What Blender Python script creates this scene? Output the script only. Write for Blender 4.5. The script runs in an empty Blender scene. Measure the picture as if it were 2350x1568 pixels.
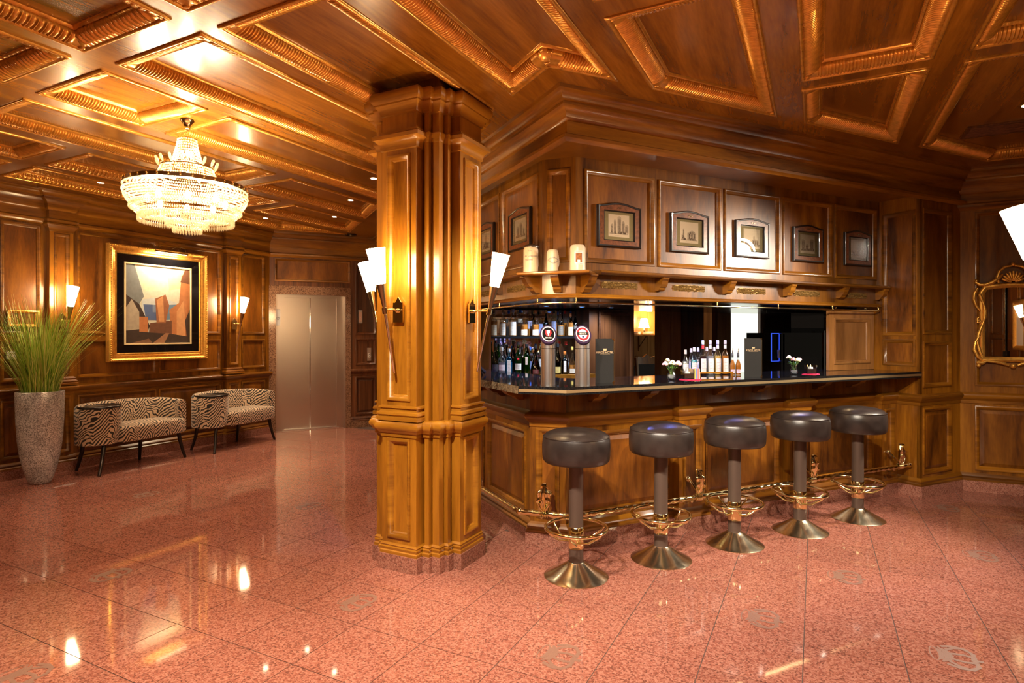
import bpy, bmesh, math, random
from math import sin, cos, pi, radians, atan2, sqrt, hypot
from mathutils import Vector, Matrix
from mathutils.geometry import tessellate_polygon
sc = bpy.context.scene
col = sc.collection
RND = random.Random(11)

# ---------------------------------------------------------------- camera
F_PX, HOR, EYE = 1360.0, 769.0, 1.42
cam = bpy.data.cameras.new('camera'); cam_o = bpy.data.objects.new('camera', cam); col.objects.link(cam_o)
cam.sensor_width = 36.0; cam.lens = 36.0 * F_PX / 2350.0
cam.shift_y = -(784.0 - HOR) / 2350.0
cam.clip_start = 0.05
cam_o.location = (0, 0, EYE); cam_o.rotation_euler = (pi / 2, 0, 0)
sc.camera = cam_o
# ---------------------------------------------------------------- world, exposure
w = bpy.data.worlds.new('world'); sc.world = w; w.use_nodes = True
w.node_tree.nodes['Background'].inputs[0].default_value = (1.0, 0.82, 0.62, 1)
w.node_tree.nodes['Background'].inputs[1].default_value = 0.05
sc.view_settings.view_transform = 'Standard'; sc.view_settings.look = 'None'
sc.view_settings.exposure = 0.6; sc.view_settings.gamma = 1.0
sc.view_settings.use_curve_mapping = False
# light strengths (the lamps themselves are built with their fixtures further down)
WARM = (1.0, 0.62, 0.27); WARM2 = (1.0, 0.76, 0.50); WHITE = (1.0, 0.86, 0.68); BLUE = (0.12, 0.22, 1.0)
P_CHAND, P_SHADE, P_DOWN, P_STUDIO, P_BLUE = 10.0, 58.0, 50.0, 420.0, 8.0

# ---------------------------------------------------------------- frames: lobby (u,v) and bar (s,t)
ML = Matrix.Rotation(radians(90 - 27.1), 4, 'Z')
MB = Matrix.Rotation(radians(90 - 64.5), 4, 'Z')
CS, SN = cos(radians(37.4)), sin(radians(37.4))
def uv2st(u, v): return (CS * u - SN * v, SN * u + CS * v)
def st2uv(s, t): return (CS * s + SN * t, -SN * s + CS * t)

# ---------------------------------------------------------------- mesh helper
class Mb:
    def __init__(self): self.v = []; self.f = []
    def add(self, vs, fs):
        o = len(self.v); self.v += [tuple(x) for x in vs]; self.f += [tuple(i + o for i in q) for q in fs]; return self
    def box(self, x0, y0, z0, x1, y1, z1):
        return self.add([(x0,y0,z0),(x1,y0,z0),(x1,y1,z0),(x0,y1,z0),(x0,y0,z1),(x1,y0,z1),(x1,y1,z1),(x0,y1,z1)],
                        [(0,3,2,1),(4,5,6,7),(0,1,5,4),(1,2,6,5),(2,3,7,6),(3,0,4,7)])
    def fbox(self, f, p0, p1, q0, q1, h0, h1):
        vs = [f(p, q, h) for h in (h0, h1) for (p, q) in ((p0,q0),(p1,q0),(p1,q1),(p0,q1))]
        return self.add(vs, [(0,3,2,1),(4,5,6,7),(0,1,5,4),(1,2,6,5),(2,3,7,6),(3,0,4,7)])
    def lathe(self, prof, n=32, c=(0,0,0), sx=1.0, sy=1.0, a0=0.0, a1=2*pi, cap=True):
        full = abs(a1 - a0 - 2 * pi) < 1e-6; m = n if full else n + 1
        vs = []
        for (r, z) in prof:
            for i in range(m):
                a = a0 + (a1 - a0) * i / n
                vs.append((c[0] + r * cos(a) * sx, c[1] + r * sin(a) * sy, c[2] + z))
        fs = []
        for j in range(len(prof) - 1):
            for i in range(n):
                i2 = (i + 1) % m
                fs.append((j*m+i, j*m+i2, (j+1)*m+i2, (j+1)*m+i))
        if cap and full:
            if prof[0][0] > 1e-5: fs.append(tuple(reversed(range(m))))
            if prof[-1][0] > 1e-5: fs.append(tuple((len(prof)-1)*m + i for i in range(m)))
        return self.add(vs, fs)
    def tube(self, pts, r, n=10, closed=False, cap=True):
        P = [Vector(p) for p in pts]; N = len(P)
        rs = r if isinstance(r, (list, tuple)) else [r] * N
        vs = []; up = None
        for i in range(N):
            if closed: d = P[(i+1) % N] - P[i-1]
            else: d = P[min(i+1, N-1)] - P[max(i-1, 0)]
            d.normalize()
            if up is None:
                up = Vector((0,0,1)) if abs(d.z) < 0.9 else Vector((1,0,0))
            x = d.cross(up)
            if x.length < 1e-6: x = d.orthogonal()
            x.normalize(); y = x.cross(d); y.normalize(); up = y
            for k in range(n):
                a = 2 * pi * k / n
                vs.append(P[i] + (x * cos(a) + y * sin(a)) * rs[i])
        fs = []
        for i in range(N if closed else N - 1):
            j = (i + 1) % N
            for k in range(n):
                k2 = (k + 1) % n
                fs.append((i*n+k, i*n+k2, j*n+k2, j*n+k))
        if cap and not closed:
            fs.append(tuple(reversed(range(n)))); fs.append(tuple((N-1)*n + k for k in range(n)))
        return self.add(vs, fs)
    def sphere(self, c, r, n=12, m=8, sc3=(1,1,1)):
        prof = []
        vs = [(c[0], c[1], c[2] - r * sc3[2])]
        for j in range(1, m):
            th = pi * j / m
            for i in range(n):
                a = 2 * pi * i / n
                vs.append((c[0] + r*sin(th)*cos(a)*sc3[0], c[1] + r*sin(th)*sin(a)*sc3[1], c[2] - r*cos(th)*sc3[2]))
        vs.append((c[0], c[1], c[2] + r * sc3[2]))
        fs = []
        for i in range(n): fs.append((0, 1+(i+1)%n, 1+i))
        for j in range(m-2):
            for i in range(n):
                fs.append((1+j*n+i, 1+j*n+(i+1)%n, 1+(j+1)*n+(i+1)%n, 1+(j+1)*n+i))
        L_ = len(vs) - 1
        for i in range(n): fs.append((1+(m-2)*n+i, 1+(m-2)*n+(i+1)%n, L_))
        return self.add(vs, fs)
    def prism(self, poly, f, h0, h1):           # polygon (p,q) extruded from h0 to h1 through map f
        n = len(poly)
        vs = [f(p, q, h0) for p, q in poly] + [f(p, q, h1) for p, q in poly]
        fs = [tuple(reversed(range(n))), tuple(range(n, 2*n))]
        for i in range(n):
            j = (i + 1) % n; fs.append((i, j, n + j, n + i))
        return self.add(vs, fs)
    def sweep(self, path, prof, f, closed=False, side=1, closep=False):
        # path in plane coordinates (p,q); prof = [(a,b)]: a sideways (to the left of travel * side), b through f's third axis
        N = len(path); M = len(prof); vs = []
        for i in range(N):
            px, py = path[i]
            def nrm(A, B):
                dx, dy = B[0]-A[0], B[1]-A[1]; l = hypot(dx, dy) or 1; return (-dy/l, dx/l)
            if closed or 0 < i < N - 1:
                n1 = nrm(path[i-1], path[i]); n2 = nrm(path[i], path[(i+1) % N])
                k = 1 + n1[0]*n2[0] + n1[1]*n2[1]; k = max(k, 0.15)
                m = ((n1[0]+n2[0])/k, (n1[1]+n2[1])/k)
            elif i == 0: m = nrm(path[0], path[1])
            else: m = nrm(path[-2], path[-1])
            for a, b in prof:
                vs.append(f(px + m[0]*a*side, py + m[1]*a*side, b))
        fs = []
        for i in range(N if closed else N - 1):
            j = (i + 1) % N
            for k in range(M if closep else M - 1):
                k2 = (k + 1) % M
                fs.append((i*M+k, j*M+k, j*M+k2, i*M+k2))
        if not closed and closep:
            fs.append(tuple(range(M))); fs.append(tuple(reversed([(N-1)*M+k for k in range(M)])))
        return self.add(vs, fs)
    def holes(self, outer, hs, f, h0, h1, back=False):   # slab with openings
        polys = [outer] + hs
        flat = [q for P in polys for q in P]
        tri = tessellate_polygon([[Vector((p, q, 0)) for p, q in P] for P in polys])
        o = [f(p, q, h1) for p, q in flat]
        n = len(flat)
        vs = o + [f(p, q, h0) for p, q in flat]
        fs = [tuple(t) for t in tri]
        if back: fs += [tuple(n + i for i in reversed(t)) for t in tri]
        k = 0
        for P in polys:
            m = len(P)
            for i in range(m):
                j = (i + 1) % m
                fs.append((k+i, k+j, n+k+j, n+k+i))
            k += m
        return self.add(vs, fs)
    def mesh(self, name, recalc=True):
        me = bpy.data.meshes.new(name); me.from_pydata(self.v, [], self.f)
        if recalc:
            b = bmesh.new(); b.from_mesh(me); bmesh.ops.recalc_face_normals(b, faces=b.faces); b.to_mesh(me); b.free()
        return me
    def obj(self, name, mat, parent=None, M=None, smooth=None, recalc=True, kind=None):
        me = self.mesh(name, recalc)
        return link(name, me, mat, parent, M, smooth, kind)
def link(name, me, mat, parent=None, M=None, smooth=None, kind=None):
    if mat is not None and not me.materials: me.materials.append(mat)
    if smooth:
        me.polygons.foreach_set('use_smooth', [True] * len(me.polygons))
        me.set_sharp_from_angle(angle=radians(smooth))
    o = bpy.data.objects.new(name, me); col.objects.link(o)
    if parent is not None: o.parent = parent
    if M is not None:
        if parent is None: o.matrix_world = M
        else: o.matrix_local = M
    if kind: o['kind'] = kind
    return o
def tag(o, label, cat, group=None):
    o['label'] = label; o['category'] = cat
    if group: o['group'] = group
    return o
def thing(name, label, cat, M, group=None):
    o = bpy.data.objects.new(name, None); col.objects.link(o); o.empty_display_size = 0.05
    o.matrix_world = M
    return tag(o, label, cat, group)
def copy_tree(o, parent=None):
    c = o.copy(); col.objects.link(c); c.parent = parent
    for ch in KIDS(o): copy_tree(ch, c)
    return c
def KIDS(o): return [x for x in list(col.objects) if x.parent == o]
def T3(x, y, z): return Matrix.Translation((x, y, z))
def RZ(a): return Matrix.Rotation(a, 4, 'Z')
def RX(a): return Matrix.Rotation(a, 4, 'X')
def RY(a): return Matrix.Rotation(a, 4, 'Y')
def wall_y(c): return lambda p, q, h: (p, c - h, q)        # faces -Y of its frame
def wall_x(c): return lambda p, q, h: (c - h, p, q)        # faces -X
def wall_g(o, d, n): return lambda p, q, h: (o[0] + d[0]*p + n[0]*h, o[1] + d[1]*p + n[1]*h, q)
def plan(z0=0.0): return lambda p, q, h: (p, q, z0 + h)
XYZ = lambda p, q, h: (p, q, h)

# ---------------------------------------------------------------- materials
def nodes(name):
    m = bpy.data.materials.new(name); m.use_nodes = True
    nt = m.node_tree; return m, nt, nt.nodes['Principled BSDF']
def N(nt, t, **kw):
    n = nt.nodes.new(t)
    for k, v in kw.items():
        if k in n.inputs: n.inputs[k].default_value = v
        else: setattr(n, k, v)
    return n
def ramp(nt, fac, stops):
    r = nt.nodes.new('ShaderNodeValToRGB'); e = r.color_ramp.elements
    e[0].position, e[0].color = stops[0][0], (*stops[0][1], 1); e[1].position, e[1].color = stops[-1][0], (*stops[-1][1], 1)
    for p, c in stops[1:-1]:
        x = e.new(p); x.color = (*c, 1)
    nt.links.new(fac, r.inputs[0]); return r
def pbr(name, c, rough=0.5, metal=0.0, coat=0.0, spec=0.5, noise=None, bump=None, trans=0.0, ior=1.45, emis=None, alpha=None):
    m, nt, b = nodes(name)
    b.inputs['Base Color'].default_value = (*c, 1); b.inputs['Roughness'].default_value = rough
    b.inputs['Metallic'].default_value = metal; b.inputs['Coat Weight'].default_value = coat
    b.inputs['Specular IOR Level'].default_value = spec
    b.inputs['Transmission Weight'].default_value = trans; b.inputs['IOR'].default_value = ior
    if emis: b.inputs['Emission Color'].default_value = (*emis[0], 1); b.inputs['Emission Strength'].default_value = emis[1]
    tc = N(nt, 'ShaderNodeTexCoord')
    if noise:
        sc_, amt = noise
        n = N(nt, 'ShaderNodeTexNoise', Scale=sc_, Detail=5.0); nt.links.new(tc.outputs['Object'], n.inputs['Vector'])
        r = ramp(nt, n.outputs['Fac'], [(0.25, tuple(x*(1-amt) for x in c)), (0.75, tuple(min(1, x*(1+amt)) for x in c))])
        nt.links.new(r.outputs[0], b.inputs['Base Color'])
    if bump:
        sc_, st = bump
        n = N(nt, 'ShaderNodeTexNoise', Scale=sc_, Detail=4.0); nt.links.new(tc.outputs['Object'], n.inputs['Vector'])
        bm = N(nt, 'ShaderNodeBump', Strength=st, Distance=0.004); nt.links.new(n.outputs['Fac'], bm.inputs['Height'])
        nt.links.new(bm.outputs[0], b.inputs['Normal'])
    return m
def wood(name, cs, scale=(5, 5, 0.55), rough=0.32, coat=0.25, var=0.22, knots=False):
    m, nt, b = nodes(name); lk = nt.links.new
    tc = N(nt, 'ShaderNodeTexCoord'); oi = N(nt, 'ShaderNodeObjectInfo')
    off = N(nt, 'ShaderNodeVectorMath', operation='SCALE'); off.inputs[3].default_value = 9.0
    cmb = N(nt, 'ShaderNodeCombineXYZ'); lk(oi.outputs['Random'], cmb.inputs[0]); lk(oi.outputs['Random'], cmb.inputs[2]); lk(cmb.outputs[0], off.inputs[0])
    add = N(nt, 'ShaderNodeVectorMath', operation='ADD'); lk(tc.outputs['Object'], add.inputs[0]); lk(off.outputs[0], add.inputs[1])
    mp = N(nt, 'ShaderNodeMapping'); mp.inputs['Scale'].default_value = scale; lk(add.outputs[0], mp.inputs['Vector'])
    n1 = N(nt, 'ShaderNodeTexNoise', Scale=1.15, Detail=5.0, Roughness=0.55, Distortion=1.1); lk(mp.outputs[0], n1.inputs['Vector'])
    n2 = N(nt, 'ShaderNodeTexNoise', Scale=16.0, Detail=4.0, Roughness=0.6); lk(mp.outputs[0], n2.inputs['Vector'])
    mx = N(nt, 'ShaderNodeMath', operation='MULTIPLY_ADD'); mx.inputs[1].default_value = 0.30; lk(n2.outputs['Fac'], mx.inputs[0])
    sub = N(nt, 'ShaderNodeMath', operation='SUBTRACT'); sub.inputs[1].default_value = 0.15; lk(n1.outputs['Fac'], sub.inputs[0]); lk(sub.outputs[0], mx.inputs[2])
    r = ramp(nt, mx.outputs[0], [(0.28, cs[0]), (0.48, cs[1]), (0.72, cs[2])])
    vr = N(nt, 'ShaderNodeMapRange'); lk(oi.outputs['Random'], vr.inputs['Value']); vr.inputs['To Min'].default_value = 1 - var; vr.inputs['To Max'].default_value = 1 + var
    mm = N(nt, 'ShaderNodeVectorMath', operation='SCALE'); lk(r.outputs[0], mm.inputs[0]); lk(vr.outputs[0], mm.inputs[3])
    src = mm.outputs[0]
    if knots:
        vo = N(nt, 'ShaderNodeTexVoronoi', Scale=3.0); lk(tc.outputs['Object'], vo.inputs['Vector'])
        rk = ramp(nt, vo.outputs['Distance'], [(0.02, (0.12, 0.05, 0.02)), (0.05, (1, 1, 1))])
        m2 = N(nt, 'ShaderNodeVectorMath', operation='MULTIPLY'); lk(src, m2.inputs[0]); lk(rk.outputs[0], m2.inputs[1]); src = m2.outputs[0]
    lk(src, b.inputs['Base Color'])
    b.inputs['Roughness'].default_value = rough; b.inputs['Coat Weight'].default_value = coat; b.inputs['Coat Roughness'].default_value = 0.12
    bm = N(nt, 'ShaderNodeBump', Strength=0.06, Distance=0.002); lk(n2.outputs['Fac'], bm.inputs['Height']); lk(bm.outputs[0], b.inputs['Normal'])
    return m
W3 = ((0.065, 0.019, 0.002), (0.185, 0.064, 0.004), (0.32, 0.125, 0.009))
W3p = ((0.045, 0.012, 0.002), (0.155, 0.048, 0.004), (0.29, 0.104, 0.009))
W3c = ((0.095, 0.027, 0.003), (0.215, 0.072, 0.005), (0.34, 0.128, 0.011))
W_V = wood('walnut_vertical', W3)
W_P = wood('walnut_panel', W3p, scale=(4, 4, 0.7), rough=0.34, coat=0.22)
W_H = wood('walnut_horizontal', W3, scale=(0.6, 0.6, 7))
W_C = wood('walnut_ceiling', W3c, scale=(0.5, 4, 4), rough=0.26, coat=0.5, var=0.12)
W_L = wood('cherry_column', ((0.17, 0.056, 0.004), (0.32, 0.121, 0.008), (0.46, 0.188, 0.014)), var=0.08)
W_LH = wood('cherry_column_rail', ((0.19, 0.065, 0.005), (0.34, 0.132, 0.009), (0.48, 0.202, 0.016)), scale=(0.8, 0.8, 7), var=0.06)
W_D = wood('dark_walnut', ((0.045, 0.014, 0.006), (0.10, 0.033, 0.011), (0.17, 0.06, 0.02)), scale=(14, 14, 0.5))
W_PINE = wood('knotty_pine', ((0.30, 0.12, 0.03), (0.45, 0.20, 0.05), (0.58, 0.30, 0.09)), knots=True, coat=0.1, rough=0.4)
W_SL = wood('sliding_door_wood', ((0.20, 0.08, 0.02), (0.36, 0.16, 0.045), (0.46, 0.22, 0.07)), scale=(5, 5, 0.5))
EBONY = pbr('ebony_leg', (0.012, 0.007, 0.006), 0.3, coat=0.3)
BLACK = pbr('black_plastic', (0.006, 0.006, 0.007), 0.25)
GLOSSBLK = pbr('black_glass', (0.004, 0.004, 0.005), 0.06, coat=0.5)
BRASS = pbr('polished_brass', (0.90, 0.80, 0.44), 0.11, 1.0)
BRASSW = pbr('worn_brass', (0.80, 0.74, 0.58), 0.20, 1.0, noise=(9, 0.15))
BRASSS = pbr('satin_brass', (0.74, 0.56, 0.30), 0.38, 0.9)
BRASSD = pbr('dark_brass', (0.36, 0.27, 0.15), 0.28, 1.0)
GILT = pbr('gilt_wood', (0.66, 0.30, 0.045), 0.27, 0.6, coat=0.3, noise=(30, 0.25))
GOLD = pbr('gold_leaf', (0.86, 0.46, 0.09), 0.32, 0.75, noise=(40, 0.22), bump=(120, 0.3))
ANTIQ = pbr('antique_gilt', (0.26, 0.15, 0.04), 0.42, 0.5, noise=(90, 0.6), bump=(140, 0.6))
STEEL = pbr('brushed_steel', (0.74, 0.72, 0.71), 0.30, 1.0)
CHROME = pbr('chrome', (0.80, 0.80, 0.82), 0.08, 1.0)
MIRROR = pbr('mirror_glass', (0.92, 0.92, 0.92), 0.01, 1.0)
WHITEP = pbr('white_card', (0.85, 0.83, 0.78), 0.6)
CREAM = pbr('cream_label', (0.72, 0.64, 0.50), 0.6, noise=(60, 0.08))
STONEW = pbr('stoneware', (0.66, 0.52, 0.36), 0.32, noise=(25, 0.06), coat=0.3)
INK = pbr('blue_ink', (0.02, 0.03, 0.10), 0.5)
INKG = pbr('label_ink', (0.28, 0.23, 0.20), 0.6)
INKB = pbr('black_ink', (0.015, 0.013, 0.012), 0.5)
GILTINK = pbr('gold_print', (0.80, 0.58, 0.34), 0.4, 0.3)
GREYINK = pbr('etched_stone', (0.22, 0.115, 0.085), 0.5, noise=(300, 0.2))
RED = pbr('red_print', (0.62, 0.02, 0.03), 0.4)
PINKCLOTH = pbr('magenta_napkin', (0.62, 0.02, 0.09), 0.8)
BURL = pbr('burl_frame', (0.15, 0.046, 0.014), 0.3, coat=0.4, noise=(45, 0.55))
MAT_G = pbr('olive_mount', (0.40, 0.32, 0.15), 0.8, noise=(80, 0.05))
PAPER = pbr('engraving_paper', (0.95, 0.78, 0.55), 0.8)
ENGR = pbr('engraving_ink', (0.26, 0.19, 0.13), 0.8, noise=(160, 0.6))
ENGR2 = pbr('engraving_light', (0.62, 0.49, 0.34), 0.8, noise=(160, 0.35))
GREEN = pbr('leaf_green', (0.10, 0.22, 0.03), 0.5)
PETALP = pbr('pink_petal', (0.85, 0.45, 0.52), 0.7)
PETALW = pbr('white_petal', (0.90, 0.82, 0.62), 0.7)
COFFEE = pbr('coffee_beans', (0.035, 0.012, 0.006), 0.4, bump=(160, 1.0))
def glass(name, c, rough=0.02, mixw=0.0):
    # thin-walled bottle glass: clear mix of transparency and gloss, cheap and free of fireflies
    m = bpy.data.materials.new(name); m.use_nodes = True; nt = m.node_tree; nt.nodes.clear(); lk = nt.links.new
    out = N(nt, 'ShaderNodeOutputMaterial'); tr = N(nt, 'ShaderNodeBsdfTransparent'); tr.inputs[0].default_value = (*c, 1)
    gl = N(nt, 'ShaderNodeBsdfGlossy'); gl.inputs['Roughness'].default_value = rough
    lw = N(nt, 'ShaderNodeLayerWeight', Blend=0.25); mr = N(nt, 'ShaderNodeMapRange'); lk(lw.outputs['Fresnel'], mr.inputs['Value'])
    mr.inputs['To Min'].default_value = 0.06; mr.inputs['To Max'].default_value = 0.75
    mx = N(nt, 'ShaderNodeMixShader'); lk(mr.outputs[0], mx.inputs[0]); lk(tr.outputs[0], mx.inputs[1]); lk(gl.outputs[0], mx.inputs[2])
    lk(mx.outputs[0], out.inputs[0]); return m
G_CLEAR = glass('clear_glass', (0.93, 0.95, 0.96)); G_GREEN = glass('green_glass', (0.16, 0.42, 0.10)); G_BLUE = glass('blue_glass', (0.22, 0.62, 0.80))
G_BROWN = glass('brown_glass', (0.16, 0.06, 0.02)); G_DARK = glass('dark_glass', (0.03, 0.03, 0.03))
L_AMBER = pbr('amber_spirit', (0.42, 0.15, 0.025), 0.1, coat=0.4); L_PALE = pbr('pale_spirit', (0.62, 0.40, 0.12), 0.1, coat=0.4)
L_DARK = pbr('dark_syrup', (0.03, 0.012, 0.012), 0.1, coat=0.4); L_CLEAR = pbr('clear_spirit', (0.50, 0.50, 0.52), 0.08, coat=0.5, trans=0.5)
L_GREEN = pbr('green_spirit', (0.045, 0.12, 0.02), 0.1, coat=0.4); L_BLUE = pbr('blue_spirit', (0.06, 0.30, 0.42), 0.1, coat=0.4)
def granite(name, c0, c1, c2, rough=0.06, sc_=75.0, rnd=0.10):
    m, nt, b = nodes(name); lk = nt.links.new
    g = N(nt, 'ShaderNodeNewGeometry'); oi = N(nt, 'ShaderNodeObjectInfo')
    v = N(nt, 'ShaderNodeTexVoronoi', Scale=sc_); lk(g.outputs['Position'], v.inputs['Vector'])
    n = N(nt, 'ShaderNodeTexNoise', Scale=sc_*1.3, Detail=3.0, Roughness=0.7); lk(g.outputs['Position'], n.inputs['Vector'])
    sp = N(nt, 'ShaderNodeSeparateColor'); lk(v.outputs['Color'], sp.inputs[0])
    mx = N(nt, 'ShaderNodeMath', operation='MULTIPLY_ADD'); mx.inputs[1].default_value = 0.55; lk(sp.outputs[0], mx.inputs[0])
    ms = N(nt, 'ShaderNodeMath', operation='MULTIPLY'); ms.inputs[1].default_value = 0.45; lk(n.outputs['Fac'], ms.inputs[0]); lk(ms.outputs[0], mx.inputs[2])
    r = ramp(nt, mx.outputs[0], [(0.18, c0), (0.40, c1), (0.72, c2)])
    vr = N(nt, 'ShaderNodeMapRange'); lk(oi.outputs['Random'], vr.inputs['Value']); vr.inputs['To Min'].default_value = 1 - rnd; vr.inputs['To Max'].default_value = 1 + rnd
    mm = N(nt, 'ShaderNodeVectorMath', operation='SCALE'); lk(r.outputs[0], mm.inputs[0]); lk(vr.outputs[0], mm.inputs[3])
    lk(mm.outputs[0], b.inputs['Base Color']); b.inputs['Roughness'].default_value = rough
    return m
TILE = granite('red_granite_tile', (0.12, 0.048, 0.036), (0.275, 0.092, 0.064), (0.385, 0.170, 0.125), rough=0.05, sc_=135.0, rnd=0.07)
PLINTH = granite('red_granite_plinth', (0.13, 0.06, 0.045), (0.27, 0.10, 0.068), (0.38, 0.18, 0.13), rough=0.15, sc_=150)
SURR = granite('granite_surround', (0.08, 0.04, 0.025), (0.19, 0.095, 0.055), (0.31, 0.17, 0.10), rough=0.10, sc_=110)
GROUT = pbr('grout', (0.10, 0.062, 0.05), 0.8)
COUNTER = granite('black_granite', (0.004, 0.004, 0.004), (0.006, 0.006, 0.007), (0.018, 0.016, 0.016), rough=0.04, sc_=320, rnd=0.0)
COUNTERR = granite('rough_cut_granite', (0.04, 0.03, 0.02), (0.10, 0.07, 0.04), (0.22, 0.155, 0.085), rough=0.5, sc_=260, rnd=0.0)
def emit(name, c, s):
    m = bpy.data.materials.new(name); m.use_nodes = True; nt = m.node_tree; nt.nodes.clear()
    o = N(nt, 'ShaderNodeOutputMaterial'); e = N(nt, 'ShaderNodeEmission'); e.inputs[0].default_value = (*c, 1); e.inputs[1].default_value = s
    nt.links.new(e.outputs[0], o.inputs[0]); return m
E_SHADE = emit('glowing_glass_shade', (1.0, 0.70, 0.36), P_SHADE)
E_SPOT = emit('spot_lens', (1.0, 0.84, 0.56), 40.0)
E_BULB = emit('bulb', (1.0, 0.74, 0.42), 24.0)
E_BLUE = emit('blue_spot_lens', (0.10, 0.35, 1.0), 3.5)
E_LED = emit('blue_led', (0.04, 0.10, 1.0), 1.0)
E_FLAME = emit('flame', (1.0, 0.62, 0.2), 14.0)
E_REDDIG = emit('red_digit', (1.0, 0.1, 0.05), 1.2)
def crystal():
    m = bpy.data.materials.new('crystal_beads'); m.use_nodes = True; nt = m.node_tree; nt.nodes.clear(); lk = nt.links.new
    out = N(nt, 'ShaderNodeOutputMaterial'); t = N(nt, 'ShaderNodeBsdfTranslucent'); t.inputs[0].default_value = (0.62, 0.54, 0.38, 1)
    g = N(nt, 'ShaderNodeBsdfGlossy'); g.inputs['Roughness'].default_value = 0.12; d = N(nt, 'ShaderNodeBsdfTransparent'); d.inputs[0].default_value = (1, .97, .9, 1)
    a = N(nt, 'ShaderNodeMixShader'); a.inputs[0].default_value = 0.18; lk(t.outputs[0], a.inputs[1]); lk(g.outputs[0], a.inputs[2])
    b2 = N(nt, 'ShaderNodeMixShader'); b2.inputs[0].default_value = 0.20; lk(a.outputs[0], b2.inputs[1]); lk(d.outputs[0], b2.inputs[2])
    lk(b2.outputs[0], out.inputs[0]); return m
CRYSTAL = crystal()
def leather():
    m, nt, b = nodes('brown_leather'); lk = nt.links.new
    tc = N(nt, 'ShaderNodeTexCoord'); v = N(nt, 'ShaderNodeTexVoronoi', Scale=260.0); lk(tc.outputs['Object'], v.inputs['Vector'])
    n = N(nt, 'ShaderNodeTexNoise', Scale=14.0, Detail=4.0); lk(tc.outputs['Object'], n.inputs['Vector'])
    r = ramp(nt, n.outputs['Fac'], [(0.3, (0.018, 0.0125, 0.011)), (0.7, (0.033, 0.024, 0.021))]); lk(r.outputs[0], b.inputs['Base Color'])
    b.inputs['Roughness'].default_value = 0.30
    bm = N(nt, 'ShaderNodeBump', Strength=0.10, Distance=0.002); lk(v.outputs['Distance'], bm.inputs['Height']); lk(bm.outputs[0], b.inputs['Normal'])
    return m
LEATHER = leather()
TUBEBR = pbr('bronze_tube', (0.105, 0.072, 0.056), 0.38, 0.35, coat=0.15)
def zebra():
    m, nt, b = nodes('zebra_fabric'); lk = nt.links.new
    def M_(op, a, c=None, d=None):
        n = N(nt, 'ShaderNodeMath', operation=op)
        for i, x in enumerate((a, c, d)):
            if x is None: continue
            if isinstance(x, (int, float)): n.inputs[i].default_value = x
            else: lk(x, n.inputs[i])
        return n.outputs[0]
    tc = N(nt, 'ShaderNodeTexCoord'); no = N(nt, 'ShaderNodeTexNoise', Scale=7.0, Detail=2.0); lk(tc.outputs['Object'], no.inputs['Vector'])
    se = N(nt, 'ShaderNodeSeparateXYZ'); lk(tc.outputs['Object'], se.inputs[0])
    ws = M_('MULTIPLY_ADD', no.outputs['Fac'], 0.16, -0.08)
    x = M_('ADD', M_('ADD', se.outputs[0], M_('MULTIPLY', se.outputs[1], 0.55)), ws)
    zig = M_('PINGPONG', x, 0.105)
    y = M_('ADD', M_('MULTIPLY_ADD', zig, 1.15, se.outputs[2]), M_('MULTIPLY_ADD', se.outputs[1], 0.75, M_('MULTIPLY', ws, 0.5)))
    s = M_('SINE', M_('MULTIPLY', y, 2 * pi / 0.037))
    r = ramp(nt, M_('MULTIPLY_ADD', s, 0.5, 0.5), [(0.50, (0.62, 0.45, 0.30)), (0.60, (0.016, 0.012, 0.010))])
    lk(r.outputs[0], b.inputs['Base Color']); b.inputs['Roughness'].default_value = 0.85; b.inputs['Sheen Weight'].default_value = 0.3
    return m
ZEBRA = zebra()
def mosaic():
    m, nt, b = nodes('silver_mosaic'); lk = nt.links.new
    tc = N(nt, 'ShaderNodeTexCoord'); v = N(nt, 'ShaderNodeTexVoronoi', Scale=180.0); lk(tc.outputs['Object'], v.inputs['Vector'])
    sp = N(nt, 'ShaderNodeSeparateColor'); lk(v.outputs['Color'], sp.inputs[0])
    n = N(nt, 'ShaderNodeTexNoise', Scale=7.0, Detail=3.0); lk(tc.outputs['Object'], n.inputs['Vector'])
    mu = N(nt, 'ShaderNodeMath', operation='MULTIPLY'); lk(sp.outputs[0], mu.inputs[0]); lk(n.outputs['Fac'], mu.inputs[1])
    r = ramp(nt, mu.outputs[0], [(0.02, (0.20, 0.19, 0.185)), (0.45, (0.84, 0.84, 0.84))]); lk(r.outputs[0], b.inputs['Base Color'])
    b.inputs['Metallic'].default_value = 0.35; b.inputs['Roughness'].default_value = 0.25
    bm = N(nt, 'ShaderNodeBump', Strength=1.0, Distance=0.012); lk(v.outputs['Color'], bm.inputs['Height']); lk(bm.outputs[0], b.inputs['Normal'])
    return m
MOSAIC = mosaic()
def vcol(name='painted_canvas', rough=0.6, noise=0.25):
    m, nt, b = nodes(name); lk = nt.links.new
    a = N(nt, 'ShaderNodeVertexColor', layer_name='Col'); tc = N(nt, 'ShaderNodeTexCoord')
    n = N(nt, 'ShaderNodeTexNoise', Scale=22.0, Detail=5.0); lk(tc.outputs['Object'], n.inputs['Vector'])
    mr = N(nt, 'ShaderNodeMapRange'); lk(n.outputs['Fac'], mr.inputs['Value']); mr.inputs['To Min'].default_value = 1 - noise; mr.inputs['To Max'].default_value = 1 + noise
    mm = N(nt, 'ShaderNodeVectorMath', operation='SCALE'); lk(a.outputs[0], mm.inputs[0]); lk(mr.outputs[0], mm.inputs[3]); lk(mm.outputs[0], b.inputs['Base Color'])
    b.inputs['Roughness'].default_value = rough; return m
CANVAS = vcol()
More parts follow.
